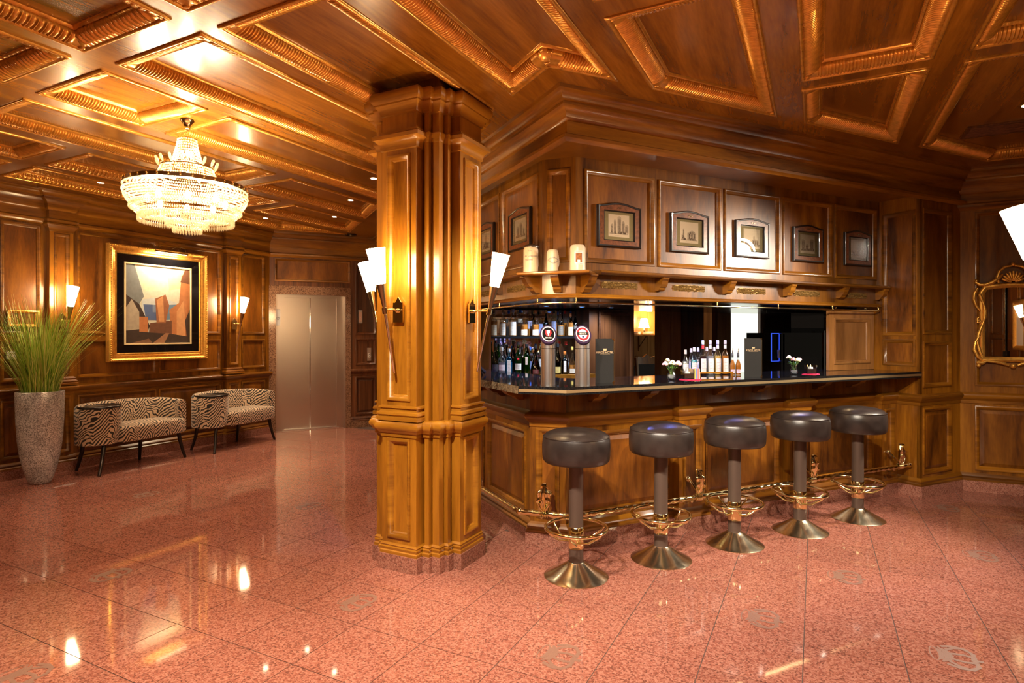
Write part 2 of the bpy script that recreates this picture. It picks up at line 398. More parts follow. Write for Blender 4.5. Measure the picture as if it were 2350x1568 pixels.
def steelv():
    m, nt, b = nodes('lift_steel'); lk = nt.links.new
    tc = N(nt, 'ShaderNodeTexCoord'); mp = N(nt, 'ShaderNodeMapping'); mp.inputs['Scale'].default_value = (90, 90, 0.8); lk(tc.outputs['Object'], mp.inputs['Vector'])
    n = N(nt, 'ShaderNodeTexNoise', Scale=2.0, Detail=3.0); lk(mp.outputs[0], n.inputs['Vector'])
    mr = N(nt, 'ShaderNodeMapRange'); lk(n.outputs['Fac'], mr.inputs['Value']); mr.inputs['To Min'].default_value = 0.255; mr.inputs['To Max'].default_value = 0.285
    b.inputs['Roughness'].default_value = 0.30; b.inputs['Metallic'].default_value = 1.0; b.inputs['Base Color'].default_value = (0.62, 0.54, 0.48, 1)
    return m
STEELV = steelv()
def text_mb(s, size, f, h, bend=None):
    cu = bpy.data.curves.new('lettering', 'FONT'); cu.body = s; cu.size = size; cu.align_x = 'CENTER'; cu.resolution_u = 2
    ob = bpy.data.objects.new('lettering', cu); col.objects.link(ob)
    dg = bpy.context.evaluated_depsgraph_get(); ev = ob.evaluated_get(dg); me = ev.to_mesh()
    m = Mb(); m.add([f(v.co.x, v.co.y, h) if bend is None else bend(v.co.x, v.co.y) for v in me.vertices], [tuple(p.vertices) for p in me.polygons])
    ev.to_mesh_clear(); bpy.data.objects.remove(ob); bpy.data.curves.remove(cu); return m
def lamp(name, kind, energy, colr, M, parent=None, radius=0.05, spot=None, blend=0.6):
    l = bpy.data.lights.new(name, kind); l.energy = energy; l.color = colr
    if kind in ('POINT', 'SPOT'): l.shadow_soft_size = radius
    if kind == 'SPOT': l.spot_size = radians(spot); l.spot_blend = blend
    if kind == 'AREA': l.size = radius
    o = bpy.data.objects.new(name, l); col.objects.link(o)
    if parent is not None: o.parent = parent; o.matrix_local = M
    else: o.matrix_world = M
    return o
def BS(x, y, t):
    # pixel direction met with the plane t = const of the bar frame -> (s, t, z)
    dx = (x - 1175.0) / F_PX; b = radians(64.5)
    k = t / (-cos(b) * dx + sin(b)); return ((sin(b) * dx + cos(b)) * k, t, EYE + (HOR - y) / F_PX * k)
def s_at(x, t): return BS(x, HOR, t)[0]
# ================================================================ the room shell
ZC, ZP = 2.90, 2.955                      # ceiling stile plane, sunk panel plane
UPQ, LOQ, DAQ = (1.435, 2.53), (0.965, 1.355), (0.20, 0.77)
P_RAIL = [(0, .795), (.006, .80), (.006, .825), (.018, .836), (.030, .85), (.040, .866), (.040, .876), (.030, .888), (.012, .895), (0, .90)]
P_BASE = [(.028, .098), (.028, .112), (.018, .122), (.022, .138), (.014, .150), (.006, .158), (0, .165)]
P_STONE = [(0, 0), (.034, 0), (.034, .098), (0, .098)]
P_CORN = [(0, 2.555), (.012, 2.56), (.020, 2.575), (.034, 2.585), (.036, 2.605), (.022, 2.615), (.008, 2.622), (.008, 2.70), (.018, 2.706), (.026, 2.722),
          (.030, 2.75), (.048, 2.785), (.080, 2.803), (.084, 2.812), (.084, 2.826), (.100, 2.832), (.106, 2.85), (.128, 2.872), (.148, 2.880), (.150, 2.90), (.16, 2.905)]
P_MOULD = [(-.007, 0), (-.006, .009), (.001, .012), (.010, .009), (.014, .002), (.021, -.002), (.027, -.010), (.030, -.016)]
P_CAP = [(0, -.055), (.006, -.05), (.006, -.03), (.016, -.018), (.030, .004), (.036, .010), (.036, .024), (.024, .032), (0, .036)]
P_PILB = [(0, .898), (.036, .898), (.036, .915), (.026, .922), (.030, .934), (.022, .946), (.014, .952), (.018, .966), (.010, .976), (0, .985)]

def rect(p0, p1, q0, q1): return [(p0, q0), (p1, q0), (p1, q1), (p0, q1)]
def panel(parent, f, p0, p1, q0, q1, mat=None, raised=False, mould=None, d=.016):
    mat = mat or W_P; mould = mould or W_H
    m = Mb().fbox(f, p0, p1, q0, q1, -.028, -d)
    if raised:
        a, b = .032, min(.062, (p1 - p0) * .3)
        R0 = rect(p0 + a, p1 - a, q0 + a, q1 - a); R1 = rect(p0 + b, p1 - b, q0 + b, q1 - b)
        vs = [f(p, q, -d + .0005) for p, q in R0] + [f(p, q, -.003) for p, q in R1]
        m.add(vs, [(4, 5, 6, 7)] + [(i, (i+1) % 4, 4 + (i+1) % 4, 4 + i) for i in range(4)])
    o = m.obj('panel', mat, parent)
    Mb().sweep(rect(p0, p1, q0, q1), P_MOULD, f, closed=True).obj('panel_moulding', mould, o, smooth=50)
    return o
def plan_path(p0, p1, pils, out):
    path = [(p0, 0)]
    for a, b in pils:
        path += [(a, 0), (a, out), (b, out), (b, 0)]
    path.append((p1, 0)); return [q for i, q in enumerate(path) if i == 0 or q != path[i-1]]
def pilaster(parent, f, a, b, out, mv=None, mh=None, top=2.53, dado=True):
    mv = mv or W_V; mh = mh or W_H
    g = lambda p, q, h: f(p, q, h + out)
    hole = [rect(a + .045, b - .045, 1.02, top - .06)] + ([rect(a + .04, b - .04, DAQ[0], DAQ[1])] if dado else [])
    m = Mb().holes(rect(a, b, .0 if dado else .9, 2.60), hole, g, -out, 0)
    p = m.obj('pilaster', mv, parent)
    Mb().sweep(rect(a + .045, b - .045, 1.02, top - .06), P_MOULD, g, closed=True).obj('pilaster_moulding', mh, p, smooth=50)
    Mb().fbox(g, a + .045, b - .045, 1.02, top - .06, -.03, -.016).obj('pilaster_panel', W_P if mv is W_V else mv, p)
    if dado:
        Mb().sweep(rect(a + .04, b - .04, *DAQ), P_MOULD, g, closed=True).obj('pilaster_moulding', mh, p, smooth=50)
        Mb().fbox(g, a + .04, b - .04, DAQ[0], DAQ[1], -.03, -.016).obj('pilaster_panel', W_P if mv is W_V else mv, p)
    fp = lambda x, h, z: f(x, z, h)
    pa = [(a, 0), (a, out), (b, out), (b, 0)]
    Mb().sweep(pa, P_PILB, fp).obj('pilaster_base', mh, p, smooth=40)
    Mb().sweep(pa, [(x, z + top + .012) for x, z in P_CAP], fp).obj('capital', mh, p, smooth=40)
    return p
def build_wall(name, M, f, p0, p1, cols, pils=(), out=.06, thick=.12, cornice=True, lower=True, top=2.92, corn_ext=(0, 0), raised_dado=True):
    pan = []
    for a, b in cols:
        pan += [rect(a, b, *UPQ), rect(a, b, *LOQ)] + ([rect(a, b, *DAQ)] if lower else [])
    m = Mb().holes(rect(p0, p1, 0, top), pan, f, -.028, 0)
    m.fbox(f, p0, p1, 0, top, -thick, -.027)
    wl = m.obj(name, W_V, M=M); wl['kind'] = 'structure'
    for a, b in cols:
        panel(wl, f, a, b, *UPQ); panel(wl, f, a, b, *LOQ)
        if lower: panel(wl, f, a, b, *DAQ, raised=raised_dado)
    for a, b in pils: pilaster(wl, f, a, b, out)
    fp = lambda x, h, z: f(x, z, h)
    path = plan_path(p0, p1, pils, out)
    Mb().sweep(path, P_RAIL, fp).obj('dado_rail', W_H, wl, smooth=40)
    Mb().sweep(path, P_BASE, fp).obj('base_moulding', W_H, wl, smooth=40)
    b = Mb().sweep(path, P_STONE, fp).obj(name.replace('wall_', 'baseboard_'), PLINTH, M=M); b['kind'] = 'structure'
    if cornice:
        pc = plan_path(p0 + corn_ext[0], p1 + corn_ext[1], pils, out)
        Mb().sweep(pc, P_CORN, fp).obj('cornice', W_H, wl, smooth=40)
    return wl

# ---------------------------------------------------------------- floor: polished granite tiles
PT = 0.392; U0, V0 = 1.842, 0.047
fl = Mb().box(-2.7, -3.5, -0.06, 9.6, 7.15, -0.0025).obj('floor', GROUT, M=ML); fl['kind'] = 'structure'
g_ = 0.0022
tm = Mb().box(g_, g_, -0.02, PT - g_, PT - g_, 0.0).mesh('tile'); tm.materials.append(TILE)
cells = []
for i in range(-13, 20):
    for j in range(-9, 19):
        u, v = U0 + i * PT, V0 + j * PT
        uc, vc = u + PT/2, v + PT/2
        if not (-2.6 < uc < 6.8 and -3.4 < vc < 7.1): continue
        s, t = uv2st(uc, vc)
        if (s > 2.05 and t > 3.6) or t > 9.7: continue
        X = uc * sin(radians(27.1)) - vc * cos(radians(27.1)); Y = uc * cos(radians(27.1)) + vc * sin(radians(27.1))
        vis = Y > 0.9 and abs(X) < Y * 0.95 + 0.3 and Y > EYE * F_PX / (1568 - HOR) - 0.35
        cells.append((0 if vis else 1, hypot(X, Y), u, v))
cells.sort()
for k, (vis, d, u, v) in enumerate(cells):
    if k < 295:
        link('tile', tm, None, fl, T3(u, v, 0))
rest = Mb()
for (vis, d, u, v) in cells[295:]: rest.box(u + g_, v + g_, -0.02, u + PT - g_, v + PT - g_, 0.0)
rest.obj('tile_field', TILE, fl, kind='stuff')
# hotel crown etched into single tiles
def crown(u, v, parent):
    f = lambda a, b, h: (u + a * .19, v - b * .17, .0006 + h)         # a across, b from the band to the tip
    m = Mb()
    def strip(pts, w0, z=0):
        L_ = []; R_ = []
        for i, (a, b) in enumerate(pts):
            A = pts[max(i-1, 0)]; B = pts[min(i+1, len(pts)-1)]
            dx, dy = B[0]-A[0], B[1]-A[1]; l = hypot(dx, dy); n = (-dy/l, dx/l)
            ww = w0[i] if isinstance(w0, list) else w0
            L_.append((a + n[0]*ww, b + n[1]*ww)); R_.append((a - n[0]*ww, b - n[1]*ww))
        n = len(pts); m.add([f(a, b, z) for a, b in L_ + R_], [(i, i+1, n+i+1, n+i) for i in range(n-1)])
    el = [(.33*cos(t), .08 + .10*sin(t)) for t in [2*pi*i/24 for i in range(25)]]
    strip(el, .017)
    strip([(-.33, .10), (-.2, .20), (0, .245), (.2, .20), (.33, .10)], [.01, .05, .06, .05, .01], .0001)
    strip([(-.36, .20), (-.2, .34), (0, .40), (.2, .34), (.36, .20)], [.02, .08, .10, .08, .02], .0002)
    for a in (-.40, -.14, .14, .40):
        strip([(a*.7, .36), (a*1.1, .55), (a*1.25, .75), (a*.9, .92), (a*.25, .97)], .045, .0003)
    strip([(-.42, .28), (-.53, .55), (-.50, .80), (-.3, .97), (0, .90), (.3, .97), (.50, .80), (.53, .55), (.42, .28)], .048, .0004)
    strip([(0, .92), (0, 1.12)], .05, .0005)
    return m.obj('crown_emblem', GREYINK, parent)
for u, v in [(3.215, -.46), (2.43, 1.10), (3.215, .33), (3.99, -.07), (4.77, -.86), (5.95, -.87), (2.43, 2.26), (2.04, 3.81), (1.26, 3.03), (3.61, 3.84), (3.215, 5.40)]:
    crown(u, v, fl)

# ---------------------------------------------------------------- walls
F_LEFT = wall_y(7.03)
wall_left = build_wall('wall_left', ML, F_LEFT, -2.6, 6.06,
    [(-2.5, -1.72), (-1.66, -.86), (-.55, .22), (.26, 1.03), (1.35, 2.08), (2.12, 2.80), (2.86, 3.185), (3.535, 4.370), (4.415, 5.235), (5.575, 5.945)],
    [(-.81, -.60), (1.08, 1.30), (3.24, 3.46), (5.29, 5.51)])
F_RIGHT = wall_x(6.72)
fr = lambda p, q, h: F_RIGHT(-p, q, h)      # run towards the camera side
wall_right = build_wall('wall_right', ML, fr, 1.12, 3.40, [(1.30, 2.05), (2.12, 2.75)], [])
F_REAR = lambda p, q, h: (p, -3.3 + h, q)
fr2 = lambda p, q, h: F_REAR(-p, q, h)
wall_rear = build_wall('wall_rear', ML, fr2, -6.75, 2.6, [(-6.6, -5.75), (-5.7, -4.9), (-4.5, -3.7), (-3.65, -2.85), (-2.5, -1.7), (-1.65, -.9), (-.45, .4), (.45, 1.3), (1.4, 2.3)], [(-4.85, -4.6), (-2.8, -2.58), (-.8, -.58)])
F_CAM = lambda p, q, h: (-2.5 + h, p, q)
wall_back = build_wall('wall_back', ML, F_CAM, -3.4, 7.1, [(-3.2, -2.2), (-2.1, -1.1), (-.9, .2), (.3, 1.4), (1.6, 2.7), (2.8, 3.9), (4.1, 5.2), (5.3, 6.6)], [])

# lift wall (parallel to the bar front), with the stone surround and the doors
TW = 9.25
F_LIFT = wall_y(TW)
def lift_wall():
    f = F_LIFT
    m = Mb().holes(rect(.50, 2.30, 0, 2.92), [rect(.516, 1.677, -.0 + .001, 2.14), rect(.60, 1.665, 2.215, 2.535), rect(1.755, 2.06, *UPQ), rect(1.755, 2.06, *LOQ), rect(1.755, 2.06, *DAQ)], f, -.028, 0)
    m.fbox(f, .30, .516, 0, 2.92, -.3, -.027).fbox(f, 1.677, 2.5, 0, 2.92, -.3, -.027).fbox(f, .5, 1.69, 2.13, 2.92, -.3, -.027)
    wl = m.obj('wall_lift', W_D, M=MB); wl['kind'] = 'structure'
    panel(wl, f, .60, 1.665, 2.215, 2.535)
    for q in (UPQ, LOQ): panel(wl, f, 1.755, 2.06, *q, mat=W_D, mould=W_D)
    panel(wl, f, 1.755, 2.06, *DAQ, mat=W_D, mould=W_D, raised=True)
    fp = lambda x, h, z: f(x, z, h)
    Mb().sweep([(1.677, 0), (2.2, 0)], P_RAIL, fp).obj('dado_rail', W_D, wl, smooth=40)
    Mb().sweep([(1.677, 0), (2.2, 0)], P_BASE, fp).obj('base_moulding', W_D, wl, smooth=40)
    Mb().sweep([(.45, 0), (2.2, 0)], P_CORN, fp).obj('cornice', W_H, wl, smooth=40)
    b = Mb().sweep([(1.677, 0), (2.2, 0)], P_STONE, fp).obj('baseboard_lift', SURR, M=MB); b['kind'] = 'structure'
    # surround and doors
    d = Mb().holes([(.516, 0), (.615, 0), (.615, 2.015), (1.60, 2.015), (1.60, 0), (1.677, 0), (1.677, 2.14), (.516, 2.14)], [], f, -.15, .012).obj('door_1', SURR, M=MB); d['kind'] = 'structure'
    fs = Mb().fbox(f, .615, .705, 0, 2.015, -.14, -.13).fbox(f, .705, .735, 0, 1.985, -.19, -.13).fbox(f, .705, 1.52, 1.975, 2.015, -.19, -.13)
    fs.fbox(f, 1.487, 1.52, 0, 1.985, -.19, -.12).fbox(f, 1.52, 1.60, 0, 2.015, -.14, -.128).fbox(f, 1.592, 1.603, 0, 2.015, -.14, -.0)
    fr_ = fs.obj('door_frame', STEELV, d)
    for a, b_, h in ((.735, 1.108, -.172), (1.100, 1.487, -.158)):
        lf = Mb().fbox(f, a, b_, .014, 1.975, h - .022, h)
        o = lf.obj('door_leaf', STEELV, d)
        Mb().fbox(f, b_ - .012 if a < 1 else a, b_ if a < 1 else a + .008, .014, 1.975, h, h + .004).obj('leaf_edge', CHROME, o)
    Mb().fbox(f, .705, 1.52, 0, .016, -.19, -.10).obj('door_sill', STEEL, d)
    Mb().fbox(f, .617, .68, 1.56, 1.80, -.13, -.126).obj('notice', WHITEP, d)
    nb = Mb(); nb.tube([f(.648 + .019*cos(a), 1.665 + .019*sin(a), -.1255) for a in [2*pi*i/16 for i in range(16)]], .002, 5, closed=True)
    nb.tube([f(.636, 1.655, -.1255), f(.660, 1.676, -.1255)], .002, 5); nb.obj('notice_symbol', INKB, d)
    return wl
wall_lift = lift_wall()
dsp = tag(Mb().fbox(F_LIFT, 1.792, 1.852, 1.60, 1.80, 0, .012).obj('lift_display', STEEL, M=MB), 'narrow metal floor display on dark panel beside lift', 'display')
Mb().fbox(F_LIFT, 1.800, 1.844, 1.625, 1.775, .012, .014).obj('screen', pbr('pale_screen', (0.55, 0.36, 0.28), 0.2), dsp)
Mb().fbox(F_LIFT, 1.818, 1.824, 1.69, 1.70, .014, .0145).obj('digit', E_REDDIG, dsp)
btn = tag(Mb().fbox(F_LIFT, 1.925, 1.985, 1.02, 1.22, 0, .014).obj('lift_call_panel', STEEL, M=MB), 'metal lift call button panel with two buttons', 'call panel')
for q in (1.075, 1.110):
    bo = Mb().fbox(F_LIFT, 1.943, 1.968, q, q + .025, .014, .019).obj('button', WHITEP, btn)
    Mb().fbox(F_LIFT, 1.950, 1.961, q + .007, q + .018, .019, .0195).obj('button_mark', INKB, bo)
# lobby side wall running from the lift corner to the bar block
fs_ = wall_x(2.12)
fsl = lambda p, q, h: fs_(-p, q, h)
wall_lobby = build_wall('wall_lobby', MB, fsl, -9.3, -5.2, [(-9.05, -8.3), (-8.2, -7.45), (-7.0, -6.2), (-6.1, -5.3)], [(-7.4, -7.15)])

# ---------------------------------------------------------------- ceiling with sunk coffers
def us(c, v): return (c + SN * v) / CS
def ut(c, v): return (c - CS * v) / SN
S1, T1 = 1.555, 2.822
COF = []
def R_(u0, u1, v0, v1): COF.append([(u0, v0), (u1, v0), (u1, v1), (u0, v1)])
def RS(u0, v0, v1, c=1.54): COF.append([(u0, v0), (us(c, v0), v0), (us(c, v1), v1), (u0, v1)])
def RT(u0, v0, v1): COF.append([(u0, v0), (ut(T1, v0), v0), (ut(T1, v1), v1), (u0, v1)])
RS(1.91, 1.885, 2.527); RS(1.91, 2.70, 3.365); R_(1.918, 2.522, 3.562, 4.21); RS(2.727, 3.562, 4.213); R_(1.93, 3.83, 4.43, 5.06); RS(4.06, 4.43, 5.06)
R_(.62, 2.535, 5.29, 5.915); R_(2.746, 4.645, 5.29, 5.915); RS(4.888, 5.29, 5.915)
R_(.62, 2.535, 6.13, 6.68); R_(2.746, 4.645, 6.13, 6.68)
COF.append([(4.888, 6.13), (ut(8.85, 6.13), 6.13), (ut(8.85, 6.65), 6.65), (4.888, 6.65)])
kx = st2uv(S1 + .01, T1 + .01)
COF.append([(1.91, 1.046), (ut(T1, 1.046), 1.046), kx, (us(S1, 1.636), 1.636), (1.91, 1.636)])
RT(2.68, .253, .85); R_(1.75, 2.48, .253, .85); R_(1.75, 3.815, -.538, .047); RT(4.0, -.545, .047)
COF.append([(3.99, -1.95), (6.29, -1.95), (6.29, -1.297), (ut(2.79, -.745), -.745), (3.99, -.745)])
R_(2.1, 3.787, -1.95, -.735)
for v0, v1 in ((-.54, .047), (.253, .85), (1.05, 1.636), (1.885, 2.527), (2.70, 3.367), (3.548, 4.21), (4.43, 5.06)): R_(-.6, 1.713 if v0 > .9 else 1.55, v0, v1)
R_(-.6, 1.9, -1.95, -.735)
fz = plan(0)
cm = Mb().holes([(-2.55, -3.35), (6.75, -3.35), (9.5, -1), (9.5, 7.1), (-2.55, 7.1)], COF, lambda p, q, h: (p, q, h), ZC + .06, ZC)
ceiling = cm.obj('ceiling', W_C, M=ML); ceiling['kind'] = 'structure'
def coffer(poly, fine):
    xs = [p[0] for p in poly]; ys = [p[1] for p in poly]
    m = Mb(); n = len(poly)
    m.add([(p, q, ZP) for p, q in poly] + [(p, q, ZP + .02) for p, q in poly], [tuple(range(n)), tuple(range(2*n-1, n-1, -1))])
    pn = m.obj('coffer_panel', W_C, ceiling)
    step = .0034 if fine else .0068
    path = []; cum = 0.0
    for i in range(n):
        A = Vector(poly[i]); B = Vector(poly[(i+1) % n]); l = (B - A).length; k = max(2, int(l / step))
        for j in range(k):
            path.append((A.lerp(B, j / k), cum + l * j / k, j * l / k, l))
        cum += l
    bead = [(-.026, 0), (-.026, -.007), (-.018, -.012), (-.008, -.010), (-.002, -.002)]
    def prof(i):
        P, c, a, l = path[i]
        r = 1.0 + (.16 * abs(sin(pi * c / .017)) if .06 < a < l - .06 else .05)
        o = [(x, ZC + y) for x, y in bead]
        for th in (0, 18, 36, 54, 72, 90):
            t = radians(th); o.append((.072 * sin(t) * (r if 0 < th < 90 else 1), ZC + .052 - .052 * cos(t) * r * (1 if th < 90 else 0)))
        b2 = .0025 * abs(sin(pi * c / .008))
        return o + [(.078, ZC + .043 - b2), (.086, ZC + .046 - b2), (.092, ZP)]
    pts = [(p[0].x, p[0].y) for p in path]
    mm = Mb(); Nn = len(pts); M_ = len(prof(0)); vs = []
    for i in range(Nn):
        a, b, c = pts[i-1], pts[i], pts[(i+1) % Nn]
        def nr(A, B):
            dx, dy = B[0]-A[0], B[1]-A[1]; l = hypot(dx, dy); return (-dy/l, dx/l)
        n1, n2 = nr(a, b), nr(b, c); k = max(.15, 1 + n1[0]*n2[0] + n1[1]*n2[1]); mx, my = (n1[0]+n2[0])/k, (n1[1]+n2[1])/k
        for (x, z) in prof(i): vs.append((b[0] + mx*x, b[1] + my*x, z))
    fs = [(i*M_+k, ((i+1) % Nn)*M_+k, ((i+1) % Nn)*M_+k+1, i*M_+k+1) for i in range(Nn) for k in range(M_-1)]
    mm.add(vs, fs)
    mo = mm.obj('coffer_moulding', GILT, pn, smooth=60, recalc=False)
    for i in range(n):                                              # carved leaf over each mitre
        a, b, c = Vector(poly[i-1]), Vector(poly[i]), Vector(poly[(i+1) % n])
        d1 = (a - b).normalized(); d2 = (c - b).normalized(); bis = (d1 + d2)
        turn = (b - a).x * (c - b).y - (b - a).y * (c - b).x
        bis = bis.normalized() * (1 if turn > 0 else -1) if bis.length > 1e-3 else Vector((0, 1))
        lf = Mb()
        for k in range(-2, 3):
            for q in range(4):
                d = bis.copy(); ang = k * .32; d = Vector((d.x*cos(ang) - d.y*sin(ang), d.x*sin(ang) + d.y*cos(ang)))
                pp = b + d * (.012 + .020 * q)
                lf.sphere((pp.x, pp.y, ZC + .001 + .011 * q), .011, 8, 5)
        lf.obj('corner_leaf', GILT, pn, smooth=60)
for i, P in enumerate(COF):
    cx = sum(p[0] for p in P) / len(P); cy = sum(p[1] for p in P) / len(P)
    coffer(P, fine=(cx > 1.3 and hypot(cx, cy) < 6.0))
# air vent in the right-hand coffer
vent = tag(Mb().holes(rect(5.42, 5.70, -1.92, -1.0), [rect(5.445, 5.675, -1.895, -1.025)], XYZ, ZP - .002, ZP - .014).obj('air_vent', W_D, M=ML), 'slotted air vent set in the ceiling coffer above the gilt mirror', 'vent')
for i in range(11):
    u = 5.45 + i * .0205
    Mb().add([(u, -1.895, ZP - .004), (u + .014, -1.895, ZP - .013), (u + .014, -1.025, ZP - .013), (u, -1.025, ZP - .004)], [(0, 1, 2, 3)]).obj('slat', W_D, vent)
spk = tag(Mb().lathe([(.0, 0), (.075, 0), (.085, -.006), (.085, -.012), (.07, -.012), (.065, -.004), (0, -.004)], 24).obj('ceiling_speaker', BLACK, M=MB @ T3(1.62, 8.93, ZC), smooth=40), 'round black ceiling speaker near the lift corner', 'speaker')
Mb().lathe([(.0, -.013), (.018, -.012), (.02, -.004)], 16).obj('speaker_centre', BRASSD, spk, smooth=40)

# recessed downlights
DLN = [(3.424, 6.40, 'left of the chandelier beside the wall cornice'), (4.55, 3.85, 'nearest to the big column'), (5.16, 4.70, 'second from the big column'), (5.79, 5.55, 'third from the big column'),
       (6.03, 6.28, 'nearest to the lift corner'), (5.45, 6.42, 'above the second zebra settee'), (5.09, -1.26, 'in the coffer before the gilt mirror')]
DL_FILL = [(1.35, .55), (1.35, 1.34), (1.35, 2.2), (1.3, -.25), (1.35, 3.03), (1.3, -1.3), (2.6, -1.35), (.4, 2.2), (.4, .55), (2.1, 6.4), (1.6, 5.6)]  # DL_FILL: unseen downlights put in behind the viewer to light column, bar and floor
dlm = Mb().lathe([(.026, .012), (.030, -.001), (.040, -.004), (.046, 0)], 24, cap=False).mesh('ring'); dlm.materials.append(BRASS)
dle = Mb().lathe([(.0, .004), (.028, .004)], 16, cap=False).mesh('lens'); dle.materials.append(E_SPOT)
def downlight(u, v, label, en, group=None, spot=95, z=ZP - .001, M0=None, colr=WARM2, aim=None):
    t = thing('downlight', label, 'ceiling light', (M0 or ML) @ T3(u, v, z), group or 'recessed ceiling downlights')
    link('trim_ring', dlm, None, t, smooth=50); link('lens', dle, None, t, T3(0, 0, -.0075))
    q = (Vector(aim) - Vector((u, v, z))).to_track_quat('-Z', 'Y').to_matrix().to_4x4() if aim else Matrix()
    lamp('spot_bulb', 'SPOT', en, colr, T3(0, 0, -.03) @ q, t, .03, spot, .7)
    return t
for u, v, l in DLN: downlight(u, v, 'small brass downlight in ceiling coffer, ' + l, P_DOWN)
for u, v in DL_FILL: downlight(u, v, 'small brass downlight added as unseen fill behind the viewer', P_DOWN * (2.2 if v < 1 else 2.4 if v < 2.5 else .5), 'added fill downlights behind the viewer', colr=WHITE if v < 1 else WARM2, spot=100 if v < 1 else 84)
for u, v, a, l in ((1.05, .55, (4.9, .7, .55), 'left'), (1.05, -.25, (5.4, .0, .5), 'right'), (1.05, 1.34, (3.7, 1.5, .3), 'middle')):  # unseen spots added to brighten the bar front and column foot
    downlight(u, v, 'added unseen ceiling spot behind the viewer turned to the bar front, ' + l, 330, 'added bar fill spots behind the viewer', colr=WHITE, spot=54, aim=a)
# ================================================================ the panelled column
def build_column(label, uc, vc):
    c = thing('column', label, 'column', ML @ T3(uc, vc, 0))
    faces = [lambda w, d, z: (-d, -w, z), lambda w, d, z: (w, -d, z), lambda w, d, z: (d, w, z), lambda w, d, z: (-w, d, z)]
    core = []
    for g in faces:
        for w_, d in [(-.236, .236), (-.190, .236), (-.190, .215), (-.180, .215), (-.180, .262), (-.150, .262), (-.150, .215), (.150, .215), (.150, .262), (.180, .262), (.180, .215), (.190, .215), (.190, .236)]:
            core.append(g(w_, d, 0)[:2])
    if sum(core[i-1][0]*core[i][1] - core[i][0]*core[i-1][1] for i in range(len(core))) < 0: core.reverse()
    Mb().prism(core, XYZ, .09, 2.90).obj('core', W_L, c)
    Mb().box(-.245, -.245, 2.885, .245, .245, ZP + .003).obj('abacus', W_V, c)
    PAL = [(-.126, .215), (-.126, .315), (.126, .315), (.126, .215)]
    sm1 = [(-.180, .215), (-.180, .262), (-.150, .262), (-.150, .215)]; sm2 = [(.150, .215), (.150, .262), (.180, .262), (.180, .215)]
    cr = [(.190, .215), (.190, .236), (.236, .236), (.236, .190), (.215, .190)]
    rail = [(0, .80), (.008, .806), (.008, .824), (.018, .832), (.022, .846), (.034, .858), (.036, .872), (.030, .888), (.014, .902), (0, .906)]
    base = [(.012, .094), (.012, .112), (.006, .118), (.010, .134), (.006, .142), (.010, .150), (.003, .158), (0, .162)]
    cap2 = [(0, 2.575), (.004, 2.58), (.006, 2.600), (.016, 2.612), (.016, 2.628), (.004, 2.635), (0, 2.636)]
    cap1 = [(0, 2.535), (.010, 2.54), (.010, 2.556), (.014, 2.575), (.028, 2.592), (.044, 2.600), (.046, 2.622), (.030, 2.634), (.016, 2.638), (.016, 2.652), (0, 2.655)]
    crn = [(0, 2.748), (.008, 2.752), (.010, 2.764), (.020, 2.79), (.036, 2.806), (.036, 2.816), (.046, 2.824), (.056, 2.842), (.056, 2.866), (.044, 2.884), (0, 2.886)]
    pb = [(0, .904), (.026, .904), (.026, .926), (.016, .930), (.026, .940), (.024, .954), (.010, .960), (.008, .974), (.018, .980), (.016, .990), (0, .994)]
    stone = [(0, 0), (.019, 0), (.019, .095), (0, .095)]
    for k, g in enumerate(faces):
        f = lambda w_, q, d, g=g: g(w_, d, q)
        fp = lambda w_, d, z, g=g: g(w_, d, z)
        fo = lambda w_, q, h, g=g: g(w_, .315 + h, q)
        H = [rect(-.078, .078, .20, .79), rect(-.080, .080, 1.03, 2.50)]
        p = Mb().holes(rect(-.126, .126, .09, 2.89), H, fo, -.09, 0).obj('pilaster', W_L, c)
        for r in H:
            Mb().sweep(r, P_MOULD, fo, closed=True).obj('panel_moulding', W_LH, p, smooth=50)
        Mb().fbox(fo, -.082, .082, .19, .80, -.03, -.016).fbox(fo, -.082, .082, 1.02, 2.51, -.03, -.016).obj('pilaster_panel', W_L, p)
        for nm, pr, ms in (('rail', rail, (PAL, sm1, sm2)), ('base_moulding', base, (PAL, sm1, sm2)), ('cornice', crn, (PAL, sm1, sm2)), ('pilaster_base', pb, (PAL,)), ('capital', cap1, (PAL,)), ('small_capital', cap2, (sm1, sm2))):
            m = Mb()
            for pa in ms: m.sweep(pa, pr, fp)
            m.obj(nm, W_LH, p, smooth=40)
        m = Mb()
        for pa in (PAL, sm1, sm2): m.sweep(pa, stone, fp)
        m.obj('plinth', PLINTH, p)
        m = Mb()
        for pr in (rail, base, crn, cap2): m.sweep(cr, pr, fp)
        m.obj('corner_moulding', W_LH, c, smooth=40)
        Mb().sweep(cr, stone, fp).obj('corner_plinth', PLINTH, c)
    return c
column = build_column('tall square panelled wooden column with three torch lamps in front of the bar', 3.185, 2.234)
column2 = build_column('panelled wooden column at the right edge carrying the nearest torch lamp', 2.936, -1.225)

